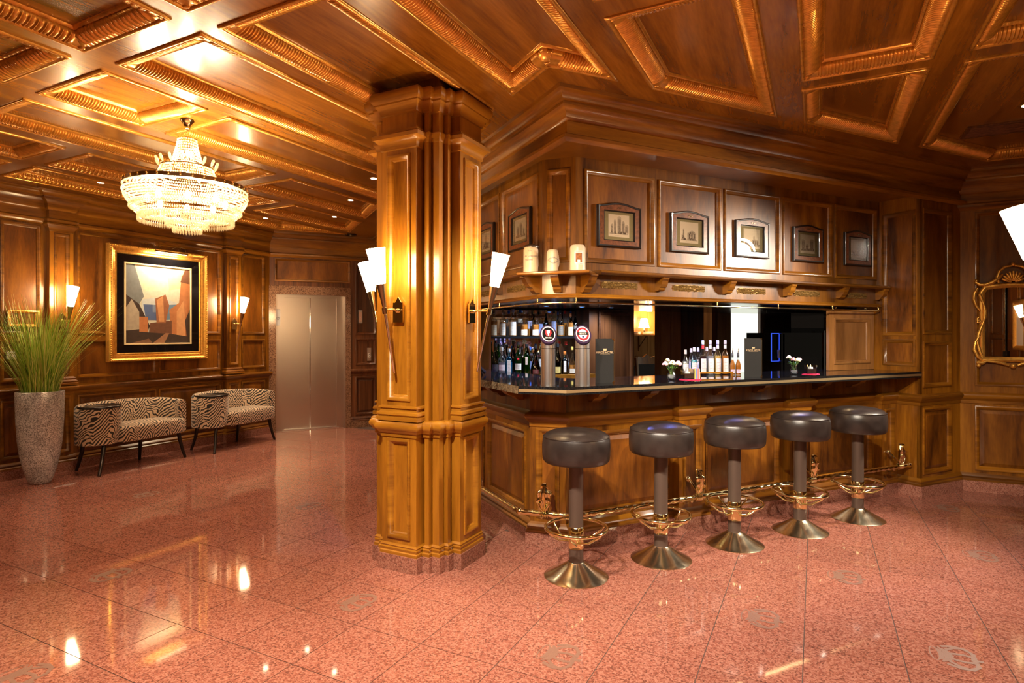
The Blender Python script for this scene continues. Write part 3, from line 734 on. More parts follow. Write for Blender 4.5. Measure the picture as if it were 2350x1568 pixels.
# ================================================================ bar: panelled counter front
bar = thing('bar_counter', 'panelled walnut bar front with raised panels and stone plinth', 'bar counter', MB)
FB, SB = 3.41, 1.86
CH0, CH1 = (1.86, 3.585), (2.035, 3.41)
cl = hypot(CH1[0]-CH0[0], CH1[1]-CH0[1])
f_front = wall_y(FB)
f_side = lambda p, q, h: (SB - h, -p, q)
f_ch = wall_g(CH0, ((CH1[0]-CH0[0])/cl, (CH1[1]-CH0[1])/cl), (-.70711, -.70711))
BP = [(2.11, 2.885), (3.245, 4.02), (4.38, 5.19)]
LP_ = [(-5.0, -4.42), (-4.34, -3.68)]
Mb().holes(rect(CH1[0], 5.45, 0, 1.05), [rect(a, b, .20, .755) for a, b in BP], f_front, -.028, 0).fbox(f_front, CH1[0], 5.45, 0, 1.05, -.06, -.027).obj('front_board', W_V, bar)
Mb().holes(rect(-5.2, -CH0[1], 0, 1.05), [rect(a, b, .20, .755) for a, b in LP_], f_side, -.028, 0).fbox(f_side, -5.2, -CH0[1], 0, 1.05, -.06, -.027).obj('side_board', W_V, bar)
Mb().fbox(f_ch, 0, cl, 0, 1.05, -.06, 0).obj('corner_board', W_V, bar)
for a, b in BP: panel(bar, f_front, a, b, .20, .755, raised=True)
for a, b in LP_: panel(bar, f_side, a, b, .20, .755, raised=True)
b_path = [(SB, 5.2), CH0, CH1]
pils = [(2.93, 3.175), (4.07, 4.31), (5.235, 5.45)]
for a, b in pils: b_path += [(a, FB), (a, FB - .07), (b, FB - .07)] + ([(b, FB)] if b < 5.4 else [])
# corner pilaster steps forward on the chamfer
nx = -.70711
cp = [(CH0[0] + nx*.035 + .0, CH0[1] + nx*.035), (CH1[0] + nx*.035, CH1[1] + nx*.035)]
b_path = [(SB, 5.2), (SB, CH0[1] + .02), cp[0], cp[1], (CH1[0] + .02, FB)] + b_path[3:]
fz0 = lambda p, q, h: (p, q, h)
RB = [(a, z + .005) for a, z in P_RAIL]
Mb().sweep(b_path, RB, fz0, side=-1).obj('dado_rail', W_H, bar, smooth=40)
Mb().sweep(b_path, P_BASE, fz0, side=-1).obj('base_moulding', W_H, bar, smooth=40)
Mb().sweep(b_path, P_STONE, fz0, side=-1).obj('plinth', PLINTH, bar)
for a, b in pils:
    g = lambda p, q, h: f_front(p, q, h + .07)
    p = Mb().holes(rect(a, b, 0, 1.05), [rect(a + .045, b - .045, .20, .755)], g, -.07, 0).obj('pilaster', W_V, bar)
    Mb().sweep(rect(a + .045, b - .045, .20, .755), P_MOULD, g, closed=True).obj('panel_moulding', W_H, p, smooth=50)
    Mb().fbox(g, a + .045, b - .045, .2, .755, -.03, -.016).obj('pilaster_panel', W_P, p)
g = lambda p, q, h: f_ch(p, q, h + .035)
p = Mb().holes(rect(0, cl, 0, 1.05), [rect(.05, cl - .05, .20, .79)], g, -.05, 0).obj('pilaster', W_V, bar)
Mb().sweep(rect(.05, cl - .05, .20, .79), P_MOULD, g, closed=True).obj('panel_moulding', W_H, p, smooth=50)
Mb().fbox(g, .05, cl - .05, .2, .79, -.03, -.016).obj('pilaster_panel', W_P, p)
COR = [(0, 1.05), (0, .965), (.03, .965), (.05, .975), (.065, .99), (.10, 1.0), (.125, 1.015), (.135, 1.03), (.16, 1.033), (.17, 1.05)]
for s in (2.237, 2.663, 3.347, 3.762, 4.457, 4.89):
    Mb().prism([(h, z) for h, z in COR], lambda h, z, x, s=s: (s + x, FB - h, z), -.035, .035).obj('corbel', W_H, bar)
for t in (3.75, 4.05, 4.5):
    Mb().prism([(h, z) for h, z in COR], lambda h, z, x, t=t: (SB - h, t + x, z), -.035, .035).obj('corbel', W_H, bar)
# worktop
top = thing('granite_worktop', 'polished black granite bar top with a brass edge strip', 'worktop', MB)
OUT = [(1.64, 5.15), (1.64, 3.34), (1.86, 3.125), (5.445, 3.125), (5.445, 3.74), (2.30, 3.74), (2.22, 3.82), (2.22, 5.15)]
ins = [(1.655, 5.15), (1.655, 3.347), (1.866, 3.14), (5.445, 3.14), (5.445, 3.74), (2.30, 3.74), (2.22, 3.82), (2.22, 5.15)]
Mb().prism(OUT, fz0, 1.082, 1.10).obj('slab', COUNTER, top)
Mb().prism(ins, fz0, 1.062, 1.082).obj('core_board', BLACK, top)
Mb().prism(OUT, fz0, 1.05, 1.063).obj('lower_slab', COUNTER, top)
Mb().sweep([(1.64, 3.34), (1.86, 3.125), (5.445, 3.125)], [(-.001, 1.063), (-.001, 1.082), (.014, 1.082), (.014, 1.063)], fz0, side=1, closep=True).obj('brass_strip', BRASSS, top)
rg = Mb(); rr = random.Random(3); nn = 120; rows = [1.05, 1.06, 1.072, 1.085, 1.0985]
vs = []
for i in range(nn + 1):
    t = 5.15 - (5.15 - 3.345) * i / nn
    for z in rows: vs.append((1.640 - rr.uniform(.0, .006), t, z))
rg.add(vs, [(i*5+k, (i+1)*5+k, (i+1)*5+k+1, i*5+k+1) for i in range(nn) for k in range(4)]).obj('rough_edge', COUNTERR, top)

# brass foot rail with leaf brackets
rail = thing('foot_rail', 'twisted brass foot rail with acanthus leaf brackets along bar', 'foot rail', MB)
def twist(pts, r=.019):
    L_ = []
    for i in range(len(pts) - 1):
        A = Vector(pts[i]); B = Vector(pts[i+1]); k = max(2, int((B - A).length / .008))
        L_ += [A.lerp(B, j / k) for j in range(k)]
    L_.append(Vector(pts[-1])); n = 12; vs = []
    for i, P in enumerate(L_):
        d = (L_[min(i+1, len(L_)-1)] - L_[max(i-1, 0)]).normalized(); x = Vector((0, 0, 1)); y = d.cross(x).normalized()
        for k in range(n):
            a = 2 * pi * k / n; q = r * (1 + .10 * sin(a * 2 + i * .75))
            vs.append(P + (x * cos(a) + y * sin(a)) * q)
    return Mb().add(vs, [(i*n+k, i*n+(k+1) % n, (i+1)*n+(k+1) % n, (i+1)*n+k) for i in range(len(L_)-1) for k in range(n)])
RZ_ = .275
for a, b in (((1.70, 5.1), (1.70, 3.45)), ((1.70, 3.45), (1.94, 3.21)), ((1.94, 3.21), (5.40, 3.21))):
    twist([(a[0], a[1], RZ_), (b[0], b[1], RZ_)]).obj('rail', BRASS, rail, smooth=60)
for s, t in ((1.70, 3.45), (1.94, 3.21)): Mb().sphere((s, t, RZ_), .024, 14, 10).obj('elbow', BRASS, rail, smooth=60)
Mb().sphere((5.41, 3.21, RZ_), .023, 14, 10).obj('end_cap', BRASS, rail, smooth=60)
def leaf_bracket(M):
    m = Mb(); nu, nv = 34, 15
    def P(u, w):                                   # u up the leaf, w across (-1..1)
        z = .005 + .215 * u + .02 * sin(pi * u); y = -.006 - .030 * sin(pi * u * 1.1) + .0 * u
        if u > .80: k = (u - .80) / .20; y -= .040 * k * k * 1.2; z -= .030 * k ** 3
        hw = .011 + .036 * sin(pi * min(1, u * 1.22)) ** .9 * (1 - .25 * u)
        hw *= 1 + .22 * abs(sin(pi * u * 4.5)) - .12
        a = abs(w); y2 = y + .020 * a ** 1.6 + .0075 * cos(w * 9.5) * (1 - .4 * u) - .010 * a * sin(pi * u * 4.5) ** 2
        return (w * hw, y2, z - .022 * a ** 2 * (1 - u))
    for e in (0, .006):
        vs = []
        for i in range(nu + 1):
            for j in range(nv + 1):
                x, y, z = P(i / nu, -1 + 2 * j / nv); vs.append((x * (1 if not e else .9), y + e, z))
        m.add(vs, [(i*(nv+1)+j, i*(nv+1)+j+1, (i+1)*(nv+1)+j+1, (i+1)*(nv+1)+j) for i in range(nu) for j in range(nv)])
    for sx in (-1, 1): m.tube([(sx*.008, -.02, .02), (sx*.022, -.030, .045), (sx*.036, -.024, .065), (sx*.036, -.03, .078)], [.005, .006, .006, .003], 8)
    br = m.obj('leaf_bracket', BRASS, rail, M=M, smooth=70)
    c = Mb()
    for k, x in enumerate((-.022, -.007, .008, .022)):
        c.lathe([(.022, x - .006), (.029, x), (.022, x + .006)], 16, cap=False)
    c2 = Mb(); c2.add([(z, x, y) for x, y, z in c.v], c.f); c2.obj('collar', BRASS, br, smooth=60)
    Mb().tube([(0, .0, .03), (0, .08, .10), (0, .155, .10)], [.009, .011, .011], 8).sphere((0, .10, .105), .021, 12, 8).obj('wall_rod', BRASS, br, smooth=60)
    Mb().tube([(-.02, .02, -.02), (-.035, .05, -.035), (-.02, .09, -.03), (-.005, .11, -.03)], [.006, .009, .009, .006], 8).sphere((-.03, .03, -.032), .012, 8, 6).obj('scroll', BRASS, br, smooth=60)
leaf_bracket(T3(1.82, 3.33, RZ_) @ RZ(-pi/4))
for s in (2.985, 4.16, 5.275): leaf_bracket(T3(s, 3.21, RZ_))

# ================================================================ upper bar wall (canopy) with pictures
UW, US_ = 3.50, 1.986
f_u = wall_y(UW); K0, K1 = (1.986, 3.67), (2.156, 3.50); kl = hypot(K1[0]-K0[0], K1[1]-K0[1])
f_uc = wall_g(K0, (.70711, -.70711), (-.70711, -.70711)); f_us = lambda p, q, h: (US_ - h, -p, q)
UP = [(2.235, 2.828), (2.876, 3.482), (3.527, 4.135), (4.184, 4.783), (4.838, 5.40)]; ULP = [(-5.05, -4.395), (-4.345, -3.728)]
m = Mb().holes(rect(K1[0], 5.46, 1.69, 2.66), [rect(a, b, 1.932, 2.568) for a, b in UP], f_u, -.028, 0).fbox(f_u, K1[0], 5.46, 1.69, 2.66, -.12, -.027)
m.holes(rect(-5.3, -K0[1], 1.69, 2.66), [rect(a, b, 1.932, 2.568) for a, b in ULP], f_us, -.028, 0).fbox(f_us, -5.3, -K0[1], 1.69, 2.66, -.12, -.027)
m.holes(rect(0, kl, 1.69, 2.66), [rect(.045, kl - .045, 1.932, 2.568)], f_uc, -.028, 0).fbox(f_uc, 0, kl, 1.69, 2.66, -.1, -.027)
wall_bar = m.obj('wall_bar', W_V, M=MB); wall_bar['kind'] = 'structure'
for a, b in UP: panel(wall_bar, f_u, a, b, 1.932, 2.568)
for a, b in ULP: panel(wall_bar, f_us, a, b, 1.932, 2.568)
panel(wall_bar, f_uc, .045, kl - .045, 1.932, 2.568)
SOF = [(1.875, 3.14), (6.75, 3.14), (6.75, 3.9), (2.4, 3.9), (2.4, 5.4), (1.875, 5.4)]
Mb().prism(SOF, fz0, 2.65, 2.93).obj('fascia', W_H, wall_bar)
P_CORNB = [(-.02, 2.648), (.010, 2.606), (.022, 2.604), (.034, 2.614), (.046, 2.622), (.046, 2.642), (.030, 2.652), (.010, 2.66), (.006, 2.735), (.016, 2.740), (.024, 2.758), (.030, 2.775), (.052, 2.80), (.070, 2.81), (.070, 2.828), (.086, 2.834), (.092, 2.852), (.110, 2.872), (.130, 2.878), (.134, 2.90), (.145, 2.905)]
Mb().sweep([(1.875, 5.4), (1.875, 3.14), (6.5, 3.14)], P_CORNB, fz0, side=-1).obj('cornice', W_H, wall_bar, smooth=40)
upath = [(US_, 5.3), K0, K1, (5.45, UW)]
LEDG = [(0, 1.838), (.085, 1.838), (.098, 1.842), (.104, 1.850), (.100, 1.862), (.085, 1.868), (0, 1.87)]
Mb().sweep([(US_, 5.3), (US_, 3.80)], LEDG, fz0, side=-1, closep=True).obj('ledge', W_H, wall_bar, smooth=40)
Mb().sweep([(2.30, UW), (5.45, UW)], LEDG, fz0, side=-1, closep=True).obj('ledge', W_H, wall_bar, smooth=40)
BOT = [(-.11, 1.676), (.018, 1.676), (.022, 1.681), (.018, 1.688), (.012, 1.690), (.014, 1.697), (.008, 1.704), (0, 1.706), (-.11, 1.706)]
Mb().sweep(upath, BOT, fz0, side=-1, closep=True).obj('lower_moulding', W_H, wall_bar, smooth=40)
UC = [(0, 1.838), (0, 1.745), (.02, 1.742), (.045, 1.752), (.05, 1.765), (.062, 1.772), (.075, 1.79), (.082, 1.815), (.092, 1.825), (.095, 1.838)]
def ucorb(fn, name='corbel'): Mb().prism(UC, fn, -.028, .028).obj(name, W_H, wall_bar)
for s in (2.87, 3.535, 4.21, 4.875, 5.42): ucorb(lambda h, z, x, s=s: (s + x, UW - h, z))
for t in (4.37, 5.0): ucorb(lambda h, z, x, t=t: (US_ - h, t + x, z))
def ornament(fn):
    m = Mb(); r = random.Random(5); n = 20
    m.prism([(-.15, -.020), (.15, -.020), (.158, .006), (.13, .026), (-.13, .026), (-.158, .006)], lambda a, b, h: fn(a, b, h), 0, .004)
    for i in range(n):
        for j in (-1, 0, 1):
            a = -.148 + .296 * (i + .5) / n + r.uniform(-.004, .004); b = j * .014 + r.uniform(-.004, .004)
            rad = .007 + .004 * r.random()
            pts = [fn(a + rad * (1 - k / 13) * cos(k * .85 * (1 if (i + j) % 2 else -1)), b + rad * (1 - k / 13) * sin(k * .85), .006 + .004 * sin(k)) for k in range(11)]
            m.tube(pts, .0022, 5)
    m.tube([fn(-.155, .0, .006), fn(-.05, -.004, .009), fn(.05, .004, .009), fn(.155, 0, .006)], .004, 6)
    return m.obj('carved_ornament', ANTIQ, wall_bar, smooth=60)
for s in (2.523, 3.163, 3.817, 4.467, 5.10): ornament(lambda a, b, h, s=s: (s + a, UW - h, 1.772 + b))
for t in (4.08, 4.72): ornament(lambda a, b, h, t=t: (US_ - h, t + a, 1.772 + b))
# underside with blue spots and the hanging glass rail
Mb().prism([(2.0, 3.70), (2.17, 3.53), (7.6, 3.53), (7.6, 5.65), (2.0, 5.65)], fz0, 1.70, 1.72).obj('underside', pbr('dark_steel', (0.10, 0.09, 0.09), 0.16, 0.9), wall_bar)
bl_r = Mb().lathe([(.020, .004), (.024, -.002), (.032, -.004), (.036, 0)], 20, cap=False).mesh('ring'); bl_r.materials.append(CHROME)
bl_e = Mb().lathe([(0, .0), (.022, .0)], 14, cap=False).mesh('lens'); bl_e.materials.append(E_BLUE)
for i, (s, t) in enumerate([(2.50, 3.575), (3.20, 3.575), (3.85, 3.575), (4.52, 3.575), (5.15, 3.60), (2.10, 4.05), (2.10, 4.55)]):
    b = thing('blue_spot', ['blue spotlight under the bar canopy, first right of the corner', 'blue spotlight under the bar canopy, second right of the corner', 'blue spotlight under the bar canopy, third right of the corner', 'blue spotlight under the bar canopy, fourth right of the corner', 'blue spotlight under the bar canopy above the sliding panel', 'blue spotlight under the side canopy nearest to the corner', 'blue spotlight under the side canopy farthest from the corner'][i], 'spotlight', MB @ T3(s, t, 1.6995), 'blue spotlights under the bar canopy')
    link('trim_ring', bl_r, None, b, smooth=50); link('lens', bl_e, None, b, T3(0, 0, -.003))
    lamp('blue_bulb', 'SPOT', P_BLUE * 6, (0.16, 0.26, 1.0), T3(0, 0, -.02), b, .02, 125, .8)
gr = thing('glass_rail', 'slim brass rail hung on short posts under the bar canopy', 'rail', MB)
Mb().tube([(1.965, 5.1, 1.642), (1.965, 3.66, 1.642)], .007, 10).obj('rail', BRASS, gr, smooth=60)
Mb().tube([(1.965, 3.66, 1.642), (2.147, 3.478, 1.642)], .007, 10).obj('rail', BRASS, gr, smooth=60)
Mb().tube([(2.147, 3.478, 1.642), (5.42, 3.478, 1.642)], .007, 10).obj('rail', BRASS, gr, smooth=60)
for s, t in [(1.965, 4.9), (1.965, 4.35), (1.965, 3.70), (2.147, 3.478), (2.762, 3.478), (3.432, 3.478), (4.102, 3.478), (4.772, 3.478), (5.40, 3.478)]:
    Mb().lathe([(.006, 0), (.006, .034)], 10, (s, t, 1.642)).sphere((s, t, 1.642), .011, 10, 8).obj('post', BRASS, gr, smooth=60)

# right-hand pier and the return beside the bar
pier = Mb().holes(rect(5.45, 6.75, 0, 2.66), [rect(5.497, 5.91, *UPQ), rect(5.497, 5.91, *LOQ), rect(5.497, 5.91, .20, .77)], wall_y(3.14), -.028, 0).fbox(wall_y(3.14), 5.478, 6.75, 0, 2.66, -.6, -.027)
fret = wall_x(5.45)
pier.holes(rect(3.14, 3.72, 0, 2.66), [rect(3.185, 3.46, 1.42, 2.52), rect(3.185, 3.46, 1.15, 1.375)], fret, -.028, 0)
wall_pier = pier.obj('wall_pier', W_V, M=MB); wall_pier['kind'] = 'structure'
for q in (UPQ, LOQ): panel(wall_pier, wall_y(3.14), 5.497, 5.91, *q)
panel(wall_pier, wall_y(3.14), 5.497, 5.91, .20, .77, raised=True)
panel(wall_pier, fret, 3.185, 3.46, 1.42, 2.52); panel(wall_pier, fret, 3.185, 3.46, 1.15, 1.375)
pp = [(5.45, 3.335), (5.45, 3.14), (6.3, 3.14)]
Mb().sweep(pp, P_RAIL, fz0, side=-1).obj('dado_rail', W_H, wall_pier, smooth=40)
Mb().sweep(pp, P_BASE, fz0, side=-1).obj('base_moulding', W_H, wall_pier, smooth=40)
b_ = Mb().sweep(pp, P_STONE, fz0, side=-1).obj('baseboard_pier', PLINTH, M=MB); b_['kind'] = 'structure'

# ================================================================ bar interior
TB = 5.65
fb = wall_y(TB)
S_ = {x: s_at(x, TB) for x in (1128, 1350, 1455, 1515, 1537, 1560, 1615, 1645, 1677, 1745)}
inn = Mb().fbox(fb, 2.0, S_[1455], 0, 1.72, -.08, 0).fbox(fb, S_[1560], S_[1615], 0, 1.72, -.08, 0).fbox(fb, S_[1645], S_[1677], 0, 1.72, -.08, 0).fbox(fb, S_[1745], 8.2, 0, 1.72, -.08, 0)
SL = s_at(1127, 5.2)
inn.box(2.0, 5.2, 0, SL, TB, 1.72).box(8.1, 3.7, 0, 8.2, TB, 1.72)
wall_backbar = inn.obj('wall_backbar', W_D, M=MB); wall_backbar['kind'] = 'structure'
fbp = wall_y(TB - .03)
a0 = S_[1745]
panel(wall_backbar, fbp, a0 + .08, a0 + .42, 1.36, 1.67, mat=W_D, mould=W_D); panel(wall_backbar, fbp, a0 + .08, a0 + .42, .95, 1.29, mat=W_D, mould=W_D)
panel(wall_backbar, fbp, a0 + .50, a0 + 1.3, 1.36, 1.67, mat=W_D, mould=W_D)
Mb().fbox(fb, S_[1560] + .03, S_[1615] - .03, .95, 1.71, 0, .012).obj('panel', W_D, wall_backbar)
Mb().fbox(fb, S_[1645] + .01, S_[1677] - .01, .95, 1.71, 0, .012).obj('panel', W_SL, wall_backbar)
Mb().fbox(fb, S_[1515], S_[1537] - .005, 0, 1.71, -.10, .02).obj('pine_post', W_PINE, wall_backbar)
Mb().fbox(fb, S_[1537] + .005, S_[1560], 0, 1.71, -.10, .02).obj('pine_post', W_PINE, wall_backbar)
ca, cb = s_at(1352, 5.3), s_at(1455, 5.3)
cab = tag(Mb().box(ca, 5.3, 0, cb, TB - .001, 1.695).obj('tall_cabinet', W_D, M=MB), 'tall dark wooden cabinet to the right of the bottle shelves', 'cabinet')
panel(cab, wall_y(5.30 - .03), ca + .11, cb - .04, .3, 1.66, mat=W_D, mould=W_D)
mir = tag(Mb().fbox(fb, SL + .004, ca - .004, 1.02, 1.695, 0, .006).obj('bar_mirror', MIRROR, M=MB), 'mirror sheet behind the bottle shelves', 'mirror')
bb = tag(Mb().box(SL + .003, 5.16, .0, ca - .003, TB - .001, 1.015).obj('back_counter', W_V, M=MB), 'wooden back counter carrying the lower row of bottles', 'counter')
sh = thing('bottle_shelf', 'dark shelf carrying the upper row of bottles', 'shelf', MB)
Mb().box(SL + .003, 5.33, 1.385, ca - .004, TB - .008, 1.405).obj('board', BLACK, sh)
sh2 = thing('top_shelf', 'dark shelf just under the canopy above the bottles', 'shelf', MB)
Mb().box(SL + .003, 5.58, 1.682, ca - .004, TB - .008, 1.692).obj('board', BLACK, sh2)
gp = tag(Mb().fbox(wall_y(TB + .04), S_[1677], S_[1745], 0, 1.72, -.01, 0).obj('lit_glass_panel', emit('lit_frosted_glass', (0.92, 0.95, 0.80), 0.85), M=MB), 'tall pale lit frosted glass panel behind the counter bottles', 'glass panel')  # frosted panel glows by itself, standing in for light from behind it
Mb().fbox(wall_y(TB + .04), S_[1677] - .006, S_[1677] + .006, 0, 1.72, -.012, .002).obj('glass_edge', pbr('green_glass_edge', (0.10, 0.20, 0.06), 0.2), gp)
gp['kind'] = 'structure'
bf = Mb().box(2.05, TB, -.05, 8.2, 9.0, .0).obj('floor_backroom', GROUT, M=MB); bf['kind'] = 'structure'
# room seen through the hatch
TP = 7.7
fpw = wall_y(TP)
pw = Mb().fbox(fpw, 4.0, 10.0, 0, 2.6, -.08, -.012).obj('wall_backroom', W_PINE, M=MB); pw['kind'] = 'structure'
for i in range(14):
    a = 4.0 + i * .42
    Mb().fbox(fpw, a + .004, a + .416, 0, 2.6, -.012, 0).obj('plank', W_PINE, pw)
Mb().fbox(fpw, 4.0, 10.0, 1.0, 1.08, 0, .03).obj('rail', W_PINE, pw)
bc = Mb().box(3.0, TB + .1, 2.6, 10.0, TP + .1, 2.65).obj('ceiling_backroom', W_C, M=MB); bc['kind'] = 'structure'
ls, lt, lz = BS(1478, 744, TP - .08)
wl_ = thing('wall_lamp', 'small wall lamp with white fabric shade on pine wall', 'wall lamp', MB @ T3(ls, lt, lz))
Mb().lathe([(.05, .09), (.085, -.06)], 24, (0, 0, 0), cap=False).obj('lamp_shade', emit('lit_fabric_shade', (1.0, .72, .36), 8.0), wl_, smooth=60)
Mb().lathe([(.02, -.17), (.012, -.14), (.018, -.12), (.008, -.10), (.008, .0)], 12).tube([(0, 0, -.13), (0, .05, -.15), (0, .079, -.13)], .006, 6).obj('lamp_arm', BRASS, wl_, smooth=60)
lamp('lamp_bulb', 'POINT', 22, WARM, T3(0, -.12, .05), wl_, .05)
ws = thing('wall_shelf', 'narrow wall shelf on slanted brackets under the small lamp', 'shelf', MB)
Mb().box(ls - .45, TP - .22, 1.405, ls + .5, TP - .005, 1.425).obj('board', W_PINE, ws)
for s in (ls - .05, ls + .28):
    Mb().tube([(s, TP - .20, 1.40), (s, TP - .01, 1.22)], .008, 6).box(s - .007, TP - .02, 1.16, s + .007, TP - .006, 1.404).obj('bracket', BRASSD, ws)
for i, s in enumerate((ls - .20, ls + .06, ls + .32)):
    p = thing('plate_stack', ['stack of white plates left of the small wall lamp', 'stack of white plates under the small wall lamp', 'stack of white plates right of the small wall lamp'][i], 'plates', MB @ T3(s, TP - .11, 1.425), 'plates on the small shelf')
    for k in range(4): Mb().lathe([(.04, 0), (.07, .004), (.085, .010), (.083, .012), (.05, .007), (0, .006)], 20, (0, 0, k * .011)).obj('plate', WHITEP, p, smooth=50)
def back_chair(s, t, rot, label):
    c = thing('dining_chair', label, 'chair', MB @ T3(s, t, 0) @ RZ(rot), 'dining chairs in the back room')
    for x in (-.2, .2):
        Mb().tube([(x, .2, 0), (x, .2, .48), (x * .95, .24, 1.10)], .02, 8).obj('back_leg', W_V, c); Mb().tube([(x, -.2, 0), (x, -.2, .45)], .02, 8).obj('front_leg', W_V, c)
    Mb().box(-.23, -.23, .45, .23, .23, .50).obj('seat', SEATD, c)
    Mb().prism([(-.21, .60), (.21, .60), (.20, 1.02), (.15, 1.10), (.07, 1.08), (0, 1.13), (-.07, 1.08), (-.15, 1.10), (-.20, 1.02)], lambda p, q, h: (p, .225 + .08 * (q - .6) + h, q), -.018, .018).obj('back_rest', W_V, c)
    Mb().prism([(-.15, .66), (.15, .66), (.15, .98), (-.15, .98)], lambda p, q, h: (p, .225 + .08 * (q - .6) + h, q), -.024, .024).obj('back_pad', SEATD, c)
SEATD = pbr('dark_seat', (0.015, .006, .006), .6)
back_chair(s_at(1483, 6.5), 6.5, .5, 'wooden dining chair with dark padded back seen through the hatch, nearer one')
back_chair(s_at(1506, 6.95), 6.95, -.1, 'wooden dining chair with dark padded back seen through the hatch, farther one')
# sliding panel and coffee machine
sp = thing('sliding_panel', 'pale wooden sliding panel hanging at right end of the bar', 'sliding panel', MB)
fsp = wall_y(3.545)
Mb().holes(rect(4.82, 5.44, 1.102, 1.635), [rect(4.888, 5.375, 1.165, 1.565)], fsp, -.03, 0).obj('frame', W_SL, sp)
panel(sp, fsp, 4.888, 5.375, 1.165, 1.565, mat=W_SL, mould=W_SL)
for s in (4.92, 5.34): Mb().tube([(s, 3.56, 1.63), (s, 3.56, 1.665), (s - .01, 3.55, 1.672)], .004, 6).lathe([(.010, 0), (.010, .01)], 10, (s, 3.56, 1.66)).obj('hanger', BRASS, sp)
TCM = 4.75
cs0 = s_at(1793, TCM)
cmx = thing('coffee_machine', 'glossy black coffee machine with bean hopper behind the sliding panel', 'coffee machine', MB @ T3(cs0, TCM, .94))
Mb().box(0, 0, 0, .85, .5, .505).obj('body', GLOSSBLK, cmx)
Mb().box(.04, -.012, .02, .58, 0, .495).obj('front_glass', GLOSSBLK, cmx)
Mb().box(.70, -.016, .02, .708, 0, .53).obj('chrome_strip', CHROME, cmx)
Mb().box(.23, .06, .505, .80, .46, .56).obj('hopper_base', BLACK, cmx)
Mb().holes(rect(.23, .80, .06, .46), [rect(.24, .79, .07, .45)], lambda p, q, h: (p, q, h), .56, .735).obj('bean_hopper', glass('smoked_hopper', (.45, .38, .36)), cmx)
Mb().box(.245, .075, .562, .785, .445, .66).obj('beans', COFFEE, cmx)
Mb().holes(rect(-.13, 0, .18, .50), [rect(-.122, -.002, .186, .494)], lambda p, q, h: (p, h, q), .024, .03).obj('milk_frame', E_LED, cmx)
Mb().box(-.128, .031, .182, -.002, .12, .498).obj('milk_bay', BLACK, cmx)
Mb().lathe([(.014, 0), (.014, .09)], 10, (-.02, .02, .22)).obj('spout', STEEL, cmx)
bc2 = tag(Mb().box(5.5, 4.65, .0, 8.1, TB - .03, .94).obj('back_cabinet', W_D, M=MB), 'low dark back cabinet under the coffee machine', 'cabinet')
# ================================================================ bar stools
def make_stool():
    t = thing('bar_stool', '', 'stool', MB, 'bar stools along the counter')
    Mb().lathe([(0, .672), (.155, .672), (.185, .676), (.196, .69), (.200, .72), (.201, .77), (.197, .812), (.190, .826)], 56, cap=False).obj('seat_side', LEATHER, t, smooth=50)
    Mb().lathe([(.190, .826), (.175, .842), (.14, .856), (.09, .864), (.04, .867), (0, .868)], 56, cap=False).obj('seat_top', LEATHER, t, smooth=60)
    Mb().tube([(.1935*cos(a), .1935*sin(a), .825) for a in [2*pi*i/56 for i in range(56)]], .0025, 6, closed=True).obj('piping', LEATHER, t, smooth=60)
    Mb().lathe([(.042, .06), (.042, .672)], 32).obj('post', TUBEBR, t, smooth=40)
    Mb().lathe([(.0435, .165), (.046, .168), (.046, .290), (.0435, .293)], 32, cap=False).obj('brass_sleeve', BRASS, t, smooth=40)
    rg = Mb().tube([(.180*cos(a), .180*sin(a), .285) for a in [2*pi*i/64 for i in range(64)]], .0105, 12, closed=True).obj('foot_ring', BRASS, t, smooth=60)
    for k in range(3):
        m = Mb()
        for sx in (-1, 1):
            a = 2*pi*k/3 + .35 + sx*.55; b = 2*pi*k/3 + .35 + sx*.10
            m.tube([(.044*cos(b), .044*sin(b), .205), (.10*cos(a*.6+b*.4), .10*sin(a*.6+b*.4), .215), (.165*cos(a), .165*sin(a), .262), (.176*cos(a), .176*sin(a), .280)], .0065, 8)
        m.obj('ring_strut', BRASS, rg, smooth=60)
    Mb().lathe([(.188, 0), (.189, .004), (.180, .010), (.150, .024), (.110, .046), (.075, .068), (.052, .082), (.046, .088), (.042, .088)], 64).obj('base', BRASSW, t, smooth=40)
    return t
stool0 = make_stool()
ST = [(1.845, 2.99, 'brown leather bar stool at the bar corner, nearest to the column'), (2.47, 2.985, 'brown leather bar stool, second from the column'), (3.10, 2.985, 'brown leather bar stool, middle one of five'),
      (3.735, 2.98, 'brown leather bar stool, second from the right-hand pier'), (4.385, 2.985, 'brown leather bar stool farthest right beside the pier')]
for i, (s, t, l) in enumerate(ST):
    o = stool0 if i == 0 else copy_tree(stool0)
    o.matrix_world = MB @ T3(s, t, 0) @ RZ(i * 1.3); o['label'] = l

